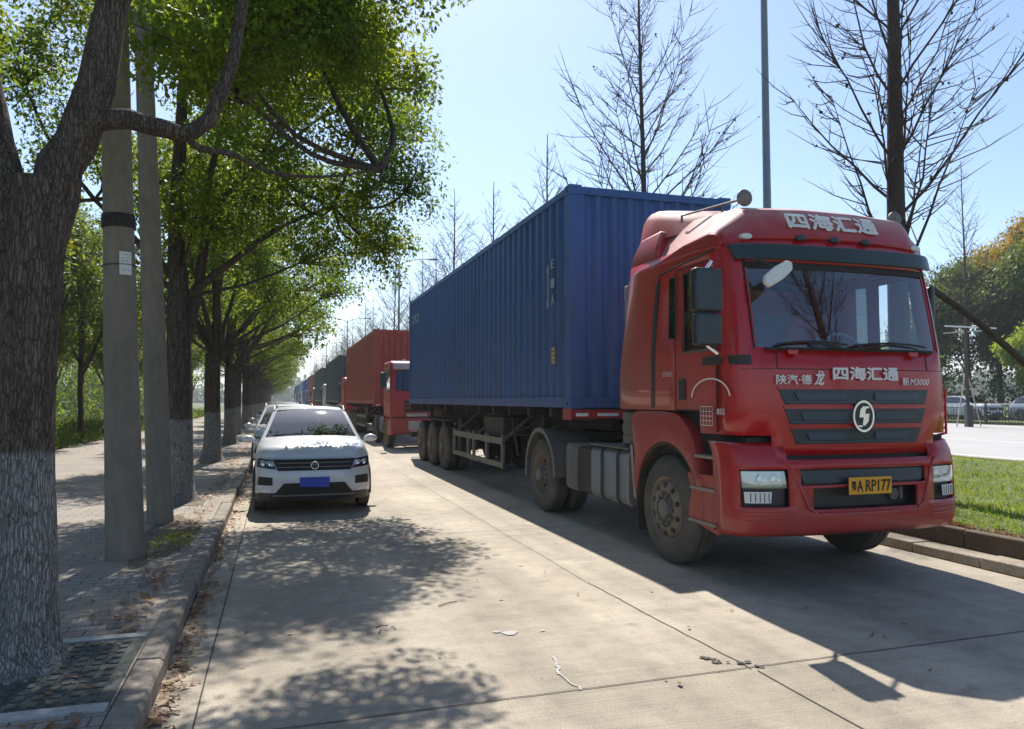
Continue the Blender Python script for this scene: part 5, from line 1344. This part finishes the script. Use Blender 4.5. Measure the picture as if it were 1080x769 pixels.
pos = [(-7.2, 27), (-9.5, 19.5), (-11, 25), (-8.6, 31.5), (-7.0, 36), (-12.5, 32), (-10, 38), (-7.4, 43), (-13.5, 22), (-8.4, 50), (-11.5, 46), (-7.2, 57), (-10.5, 62), (-7.6, 70), (-7.0, 14.0), (-10.2, 13.2), (-14.5, 16.5), (-16.5, 28), (-15, 39), (-8, 80), (-8.8, 15.5), (-6.8, 21), (-9.0, 24.5), (-8.2, 28.5), (-6.9, 31.5), (-7.5, 39.5), (-12.0, 19), (-11.5, 10), (-8.5, 46.5), (-7.2, 52), (-13, 27), (-7.3, 64)]
for i, (x, y) in enumerate(pos):
    c = copy_tree(s1 if i % 2 else s2); c.location = (x, y, 0); c.rotation_euler.z = i*1.7; sc_ = .95+.45*random.random(); c.scale = (sc_, sc_, sc_)
    c['label'] = 'slim young tree in the thicket of the grass belt left of the pavement'
# undergrowth and hedge behind the belt
cc = []
for _ in range(1500):
    x = -6.6-abs(random.gauss(0, 1))*2.6; y = random.uniform(9, 85); cc.append((x, y, random.uniform(.02, .45)*(1 if x < -7 else .5)))
V, F = leaves(cc, [.35]*len(cc), 26, .16, .35, -.9)
tag(fast_mesh('undergrowth', V, F, M['leaf_young']), kind='stuff')
cc = []
for _ in range(4200):
    y = random.uniform(5, 150); x = -15-random.random()*5; z = random.random()**1.1*(9.5+2.2*math.sin(y*.21)+1.2*math.sin(y*.6)); cc.append((x, y, z+.2))
V, F = leaves(cc, [.75]*len(cc), 26, .30, .5)
tag(fast_mesh('tree_belt', V, F, M['leaf']), kind='stuff')

# bare trees on the median
def bare_tree(loc, label, seed, H=12.0, r0=.13, zb=1.9, nb=46, Lk=.34, first=3.6, buds=260, grp='bare trees along the central lawn', thick=1.0, twigs=9, name='bare_tree', el0=(38, 58)):
    random.seed(seed); r = thing(name, loc, label, 'tree', grp)
    t = MB(); lean = random.uniform(-.02, .02)
    pts = [(lean*z+.03*math.sin(z*.7+seed), .02*math.sin(z*.5), z) for z in np.linspace(-.05, H, 16)]
    t.tube(pts, [r0*(1+.35*math.exp(-max(0, p[2])/.15))*(1-.93*max(0, p[2])/H)+.006 for p in pts], 12)
    t.build('trunk', M['bare_bark'], r, ang=60)
    b = MB(); tips = []
    for k in range(nb):
        z = zb+(H-zb-.5)*(k/nb)**1.05+random.uniform(-.1, .1); an = k*2.4+random.uniform(-.5, .5)
        L_ = max(.4, min(first, (H-z)*Lk+.35)*random.uniform(.65, 1.05)); el = R(random.uniform(*el0)); d = Vector((math.cos(an), math.sin(an), 0))
        rb = max(.006, r0*.30*thick*(1-z/H)+.006); p0 = Vector((lean*z, 0, z)); pp = [p0]
        for q in range(1, 7):
            e = el+R(q*2.5); p0 = p0+(d*math.cos(e)+Vector((0, 0, 1))*math.sin(e))*L_/6+Vector((random.uniform(-1, 1), random.uniform(-1, 1), random.uniform(-.6, .6)))*.035*L_/2; pp.append(p0)
        b.tube(pp, [rb*(1-.85*q/6) for q in range(7)], 5, cap=False)
        for q in range(twigs if L_ > 1 else 3):
            i = random.randint(1, 5); t_ = random.random(); s0 = pp[i]*(1-t_)+pp[i+1]*t_; a2 = an+random.choice((-1, 1))*random.uniform(.5, 1.2)
            l2 = L_*random.uniform(.12, .38); d2 = Vector((math.cos(a2), math.sin(a2), random.uniform(.2, 1.2))).normalized(); m2 = s0+d2*l2*.5+Vector((0, 0, -.03)); e2 = s0+d2*l2+Vector((0, 0, .05*l2))
            b.tube([s0, m2, e2], [rb*.30+.003, rb*.2+.003, .0025], 3, cap=False); tips += [m2, e2, s0]
            if l2 > .5:
                for _ in range(2):
                    d3 = Vector((random.uniform(-1, 1), random.uniform(-1, 1), random.uniform(0, 1))).normalized(); b.tube([m2, m2+d3*l2*.3], [.004, .0015], 3, cap=False); tips.append(m2+d3*l2*.3)
    b.build('branches', M['bare_bark'], r, ang=60, fix=False)
    if buds and tips:
        sel = random.sample(tips, min(buds, len(tips))); V, F = leaves([tuple(p) for p in sel], [.03]*len(sel), 2, .055, .8)
        fast_mesh('withered_leaves', V, F, M['bud'], r)
    return r
bt1 = bare_tree((8.0, 8.05, .28), 'tall bare tree with steep boughs rising right behind the nearest cab', 3, H=11.5, r0=.162, zb=2.9, nb=44, first=3.2, thick=.50, Lk=.5, twigs=20, el0=(38, 70))
c = copy_tree(bt1); c.location = (8.1, .9, .28); c.rotation_euler.z = 2; c['label'] = 'bare tree nearest the camera on the lawn, seen mirrored in the cab windshield'
bt2 = bare_tree((7.9, 15.2, .28), 'bare tree with tiered branches standing above the middle of the blue container', 4, H=11.8, r0=.10, zb=2.2, nb=56, Lk=.50, first=3.4, twigs=16, thick=1.1)
bt3 = bare_tree((8.1, 22.3, .28), 'smaller bare tree left of the tiered one, above the container roof', 5, H=9.8, r0=.085, zb=2.0, nb=56, Lk=.40, first=2.8, buds=60, twigs=12, thick=1.4)
y = 29.0; k = 0
while y < 190:
    c = copy_tree(bt3 if k % 2 == 0 else bt2); c.location = (8.0+random.uniform(-.3, .3), y, .28); c.rotation_euler.z = k*1.9; s_ = random.uniform(.85, 1.05); c.scale = (s_, s_, s_)
    c['label'] = ['bare tree above the far end of the blue container', 'bare tree over the gap between the blue and oxide red containers'][k] if k < 2 else 'far bare tree in the hazy row over the distant containers'
    y += 5.0 if y < 100 else 8; k += 1
# second line of bare trees nearer the far road
for i, (x, y, s_) in enumerate([(13.2, 34, .9), (13.6, 42, 1.0), (13.4, 51, .95), (13.5, 62, 1.05)]):
    c = copy_tree(bt3); c.location = (x, y, .28); c.rotation_euler.z = i; c.scale = (s_, s_, s_); c['label'] = 'bare tree of the second line, toward the far road'
bt4 = bare_tree((33.3, 29.5, .24), 'thin bare tree braced by a crossbar frame beside the far road', 9, H=13.6, r0=.095, zb=5.4, nb=38, Lk=.40, first=2.8, buds=0, twigs=9, thick=1.3, grp='bare trees along the central lawn')
# its support frame
fr = thing('tree_support_frame', (33.3, 29.5, .24), 'pale crossbar frame tied round the thin bare tree', 'tree support')
q = MB(); q.tube([(-1.0, -.15, 2.55), (1.35, .1, 2.50)], .02, 6); q.build('crossbar', M['white_part'], fr)
q = MB(); q.tube([(-.9, .15, 2.38), (.8, .2, 2.45)], .018, 6); q.build('crossbar', M['letter_dim'], fr)
q = MB(); q.tube([(-.5, 0, .95), (.55, 0, .97)], .022, 6); q.build('crossbar', M['letter_dim'], fr)
for a in (-1, 1): MB().tube([(a*.62, .2*a, .02), (a*.05, .1, 1.35)], .025, 6).build('brace', M['letter_dim'], fr)
fr.scale = (1.15, 1.15, 2.0); fr.rotation_euler.z = R(-20)
q = MB(); q.box(-.11, .11, -.13, -.10, .0, .55); q.box(-.11, .11, .10, .13, .0, .55); q.box(-.13, -.10, -.13, .13, .0, .55); q.box(.10, .13, -.13, .13, .0, .55); q.build('base_guard', M['black'], fr)
# leaning prop of the big bare tree
pr_ = MB(); pr_.tube(spline([(8.1, 8.1, 3.35), (9.6, 8.0, 2.45), (12.3, 7.8, .30)], 10), [.042, .044, .045, .047, .048, .05, .05, .052, .054, .055, .058], 10)
tag(pr_.build('tree_prop', M['bare_bark'], None), 'thick dark wooden prop leaning against the tall bare tree', 'tree prop')

# right background: hedge, big trees
bgG = 'leafy trees beyond the far road'
b1 = small_tree((52.5, 40, .3), 'yellow-brown autumn tree beyond the railing at the right edge', 61, 'leaf_autumn', 15.5, 1500, 50, bgG, .24, 'broadleaf_tree', .22, 2.6)
b2 = small_tree((48.5, 43, .3), 'dark green tree beyond the railing, just right of the cab', 62, 'leaf_dark', 12, 1500, 50, bgG, .24, 'broadleaf_tree', .22, 2.6)
b3 = small_tree((46.6, 35.2, .3), 'lime green bushy tree at the right picture edge beyond the parked cars', 63, 'leaf_lime', 6.3, 900, 50, bgG, .2, 'broadleaf_tree', .14, 1.4)
for i, (x, y, src, lb) in enumerate([(60, 50, b1, 'second autumn tree standing behind the yellow-brown one'), (50.5, 36, b2, 'dark tree in front of the autumn tree'), (50, 68, b3, 'lime green tree farther left beyond the far road'), (60, 30, b2, 'tall dark tree at the far right behind the lime one'),
                                  (45, 74, b2, 'dark tree far down the far road'), (47, 92, b1, 'autumn tree far down the far road'), (60, 84, b3, 'lime green tree behind the farther left one'), (54, 54, b3, 'lime green tree hidden behind the cab, seen through its windows')]):
    c = copy_tree(src); c.location = (x, y, .3); c.rotation_euler.z = i*2.1; c['label'] = lb; c['group'] = bgG
cc = []
for _ in range(3600):
    y = random.uniform(10, 150); x = 46.5+random.random()*2.5; z = random.random()**.9*(5.4+.9*math.sin(y*.3)); cc.append((x, y, z+.4))
V, F = leaves(cc, [.6]*len(cc), 30, .26, .5)
tag(fast_mesh('hedge', V, F, M['leaf_dark']), kind='stuff')
# distant tree mass closing the road and the horizon
cc = []
for _ in range(2600):
    a = random.uniform(-.45, 1.25); d = random.uniform(430, 520); h_ = 9+5*math.sin(a*23)+3*math.sin(a*61); cc.append((d*math.sin(a), d*math.cos(a), random.random()*h_))
V, F = leaves(cc, [5.0]*len(cc), 24, 2.6, .7)
tag(fast_mesh('distant_wood', V, F, M['leaf_dark']), kind='stuff')
# grass
n = 95000
gx = 6.82+rng.random(n)**1.25*8.2; gy = 2.2+rng.random(n)**1.5*26
gz = np.array([lawn_z(a, b) for a, b in zip(gx, gy)])
a = rng.uniform(0, 6.283, n); h = rng.uniform(.015, .045, n)*(1+.7*(np.sin(gx*2.1)*np.sin(gy*1.7) > .3)); w = .006
dx, dy = np.cos(a)*w, np.sin(a)*w; lx, ly = rng.normal(0, .03, n), rng.normal(0, .03, n)
V = np.stack([np.stack([gx-dx, gy-dy, gz-.01], 1), np.stack([gx+dx, gy+dy, gz-.01], 1), np.stack([gx+dx*.4+lx, gy+dy*.4+ly, gz+h], 1), np.stack([gx-dx*.4+lx, gy-dy*.4+ly, gz+h], 1)], 1).reshape(-1, 3)
tag(fast_mesh('grass', V, np.arange(n*4).reshape(-1, 4), M['grass_blade']), kind='stuff')
# overhanging fringe of dry grass on the lawn edge
n = 5200
gx = 6.80+rng.normal(0, .02, n); gy = 2.5+rng.random(n)*18; a = rng.uniform(0, 6.283, n)
V = np.stack([np.stack([gx, gy, np.full(n, .275)], 1), np.stack([gx+.006, gy+.008, np.full(n, .275)], 1), np.stack([gx-.03*rng.random(n)+.006, gy+.05*np.cos(a), .30+.05*np.sin(a)*rng.random(n)], 1), np.stack([gx-.04*rng.random(n), gy+.05*np.cos(a)-.004, .30+.05*np.sin(a)*rng.random(n)], 1)], 1).reshape(-1, 3)
tag(fast_mesh('grass_fringe', V, np.arange(n*4).reshape(-1, 4), M['dry_leaf']), kind='stuff')
# weeds by the poles
cc = [(-1.02+random.gauss(0, .10), 8.6+random.gauss(0, .35), .14) for _ in range(40)]
V, F = leaves(cc, [.05]*len(cc), 12, .03, .4, -.8)
tag(fast_mesh('weeds', V, F, M['leaf_lime']), kind='stuff')
# leaf litter: gutter, pavement edge, scattered on road and lawn
def litter(px, py, pz, size):
    n = len(px); a = rng.uniform(0, 6.283, n); L_ = size*(.5+rng.random(n)); W_ = L_*rng.uniform(.3, .6, n); cx, cy = np.cos(a), np.sin(a); h = lambda: rng.random(n)*L_*.35
    P = np.stack([px, py, pz], 1)
    return np.stack([P+np.stack([cx*L_/2, cy*L_/2, h()], 1), P+np.stack([-cy*W_/2, cx*W_/2, h()*.5], 1), P+np.stack([-cx*L_/2, -cy*L_/2, h()], 1), P+np.stack([cy*W_/2, -cx*W_/2, h()*.4], 1)], 1).reshape(-1, 3)
n1, n2, n3, n4, n5 = 2600, 2600, 260, 900, 1200
px = np.concatenate([-.595+np.abs(rng.normal(0, .075, n1)), -.83-np.abs(rng.normal(0, .16, n2)), rng.uniform(-.5, 6.2, n3), rng.uniform(-5.9, -.9, n4), rng.uniform(-6.6, -5.2, n5)])
py = np.concatenate([2.5+rng.random(n1)**1.3*32, 2.5+rng.random(n2)**1.2*28, 3+rng.random(n3)*22, 3+rng.random(n4)*25, 9+rng.random(n5)*30])
pz = np.concatenate([np.full(n1, .006), np.where(px[n1:n1+n2] > -.75, .134, .125), np.full(n3, .007), np.full(n4, .123), np.full(n5, .122)])
keep = ~((px > -.61) & (px < -.59)); keep &= ~((px < -.8) & (px > -2.4) & (py > 4.0) & (py < 5.35) & (rng.random(len(px)) < .85))
cl = np.sin(py*3.1)+np.sin(py*1.3+1) ; keep &= (cl > -1.1) | (rng.random(len(px)) < .3)
V = litter(px[keep], py[keep], pz[keep]+.002, .048)
tag(fast_mesh('leaf_litter', V, np.arange(len(V)).reshape(-1, 4), M['dry_leaf']), kind='stuff')
n = 420; px, py = 6.85+rng.random(n)*6, 2.5+rng.random(n)*20
V = litter(px, py, np.array([lawn_z(a, b)+.025 for a, b in zip(px, py)]), .06)
tag(fast_mesh('leaf_litter', V, np.arange(len(V)).reshape(-1, 4), M['leaf_autumn']), kind='stuff')
# twigs and pebbles on the road
q = MB()
for x, y, l, a in ((1.30, 5.86, .19, .5), (.73, 5.42, .09, .2), (.70, 5.30, .07, 1.2), (.80, 5.36, .06, 2.0), (2.05, 7.4, .06, .3), (1.02, 7.3, .05, 1)):
    d = Vector((math.cos(a), math.sin(a), 0))*l/2; c = Vector((x, y, .008)); q.tube([c-d, c+Vector((0, .01, .004)), c+d], .0035, 5)
tag(q.build('twigs', M['bare_bark'], None), kind='stuff')
n = 1400
px, py = rng.uniform(-.5, 6.3, n), 2.8+rng.random(n)**1.4*20; V = litter(px, py, np.full(n, .004), .010)
tag(fast_mesh('grit', V, np.arange(len(V)).reshape(-1, 4), M['joint']), kind='stuff')

# ================================================================ POLES, LAMPS, FENCE
def concrete_pole(loc, label, H, r0, tilt, rm):
    r = thing('concrete_pole', loc, label, 'pole', 'concrete poles on the pavement')
    s = MB(); s.lathe([(-.1, r0), (0, r0), (rm[0], rm[1]), (H, rm[1]*.75), (H, 0)], (0, 0, 0), 'z', 40)
    s.build('shaft', M['concrete_pole'], r); r.rotation_euler = tilt; return r
p1 = concrete_pole((-1.345, 7.95, .12), 'thicker concrete pole with a dark band and a paper notice, nearer of the pair', 9.5, .170, (0, R(-2.3), 0), (3.3, .134))
q = MB()
for k, z in enumerate((3.14, 3.17, 3.20, 3.235)): q.lathe([(-.018, .12), (-.018, .150-.004*(k % 2)), (.016, .150-.004*(k % 2)), (.016, .12)], (0, 0, z), 'z', 40)
q.build('dark_band', M['chassis'], p1, ang=0)
q = MB(); a0 = R(-58); rr_ = .1485
for k in range(6):
    a, b = a0-R(22)+R(44*k/6), a0-R(22)+R(44*(k+1)/6); q.add([(rr_*math.cos(a), rr_*math.sin(a), 2.66), (rr_*math.cos(b), rr_*math.sin(b), 2.66), (rr_*math.cos(b), rr_*math.sin(b), 2.88), (rr_*math.cos(a), rr_*math.sin(a), 2.88)], [(0, 1, 2, 3)])
nt_ = q.build('paper_notice', M['white_part'], p1, ang=80)
q = MB()
for k, z in enumerate((2.845, 2.81, 2.785, 2.76, 2.70)):
    for j in range(5):
        if (k*3+j) % 5 == 0: continue
        a, b = a0-R(15)+R(30*j/5), a0-R(15)+R(30*(j+.7)/5); r_ = rr_+.0015; q.add([(r_*math.cos(a), r_*math.sin(a), z), (r_*math.cos(b), r_*math.sin(b), z), (r_*math.cos(b), r_*math.sin(b), z+.010), (r_*math.cos(a), r_*math.sin(a), z+.010)], [(0, 1, 2, 3)])
q.build('print', M['mark_pale'], nt_, ang=0)
MB().lathe([(-.004, .13), (-.004, .150), (.004, .150), (.004, .13)], (0, 0, 2.76), 'z', 32).build('wire_ring', M['rust'], p1)
p2 = concrete_pole((-1.33, 10.1, .12), 'plain slimmer concrete pole leaning left behind the banded one', 10.5, .150, (0, R(-3.0), 0), (5.3, .105))
def street_lamp(X, Y, label, H=11.5, arms=(1,), r0=.075):
    r = thing('street_lamp', (X, Y, .28), label, 'street lamp', 'street lamps on the central lawn')
    s = MB(); s.lathe([(0, .17), (.03, .17), (.03, r0*1.25), (1.2, r0*1.2), (1.25, r0), (H, r0*.6), (H, 0)], (0, 0, 0), 'z', 20); s.build('pole', M['galv'], r)
    for a in arms:
        m = MB(); m.tube(spline([(0, 0, H-.3), (a*.5, 0, H+.02), (a*1.5, 0, H+.28), (a*2.1, 0, H+.30)], 10), .035, 8); ar = m.build('arm', M['galv'], r)
        m = MB(); m.loft([[(a*(2.0+x), w*math.cos(t), H+.30+hh*math.sin(t)) for t in np.linspace(0, 6.283, 13)[:-1]] for x, w, hh in ((0, .03, .03), (.1, .10, .05), (.45, .15, .07), (.8, .10, .05), (.9, .02, .02))], cap=True); m.build('lamp_head', M['grey_metal'], ar)
    return r
street_lamp(8.6, 11.75, 'tall galvanised lamp post rising behind the nearest cab, its head out of the picture', 11.5, (-1, 1), .085)
lamp2 = street_lamp(8.3, 54, 'double-armed street lamp above the far end of the blue container', 11.3, (-1, 1), .10)
for y in (96, 138, 180):
    c = copy_tree(lamp2); c.location.y = y; c['label'] = {96: 'distant street lamp over the dark teal containers', 138: 'distant street lamp over the bright blue containers', 180: 'farthest street lamp near the vanishing point'}[y]
# railing along the far road
fn = thing('railing', (37.4, 0, .25), 'dark metal railing with pale top rail along the far road', 'railing')
q = MB(); q.box(-.03, .03, 8, 120, 1.10, 1.16); q.build('top_rail', M['white_part'], fn)
q = MB(); q.box(-.02, .02, 8, 120, .12, .16); q.box(-.02, .02, 8, 120, .92, .95); q.build('lower_rail', M['black'], fn)
q = MB()
for k in range(620): y = 8+k*.18; q.box(-.012, .012, y, y+.024, .12, .95)
tag(q.build('railing_bars', M['black'], fn, ang=0), kind='stuff')
for k in range(38): y = 8+k*3.0; MB().box(-.04, .04, y, y+.08, 0, 1.18).build('post', M['black'], fn, ang=0)
# tall thin sign post by the kerb of the third truck

# ================================================================ HAZE
hz = bpy.data.materials.new('haze'); hz.use_nodes = True
nt = hz.node_tree; nt.nodes.clear()
out = nt.nodes.new('ShaderNodeOutputMaterial'); pv = nt.nodes.new('ShaderNodeVolumePrincipled')
pv.inputs['Color'].default_value = (.86, .92, 1.0, 1); pv.inputs['Density'].default_value = .0006; pv.inputs['Anisotropy'].default_value = .3
nt.links.new(pv.outputs[0], out.inputs['Volume'])
tag(MB().box(-1490, 1490, -290, 2490, -2.0, 45).build('haze', hz, None, ang=0), kind='stuff')
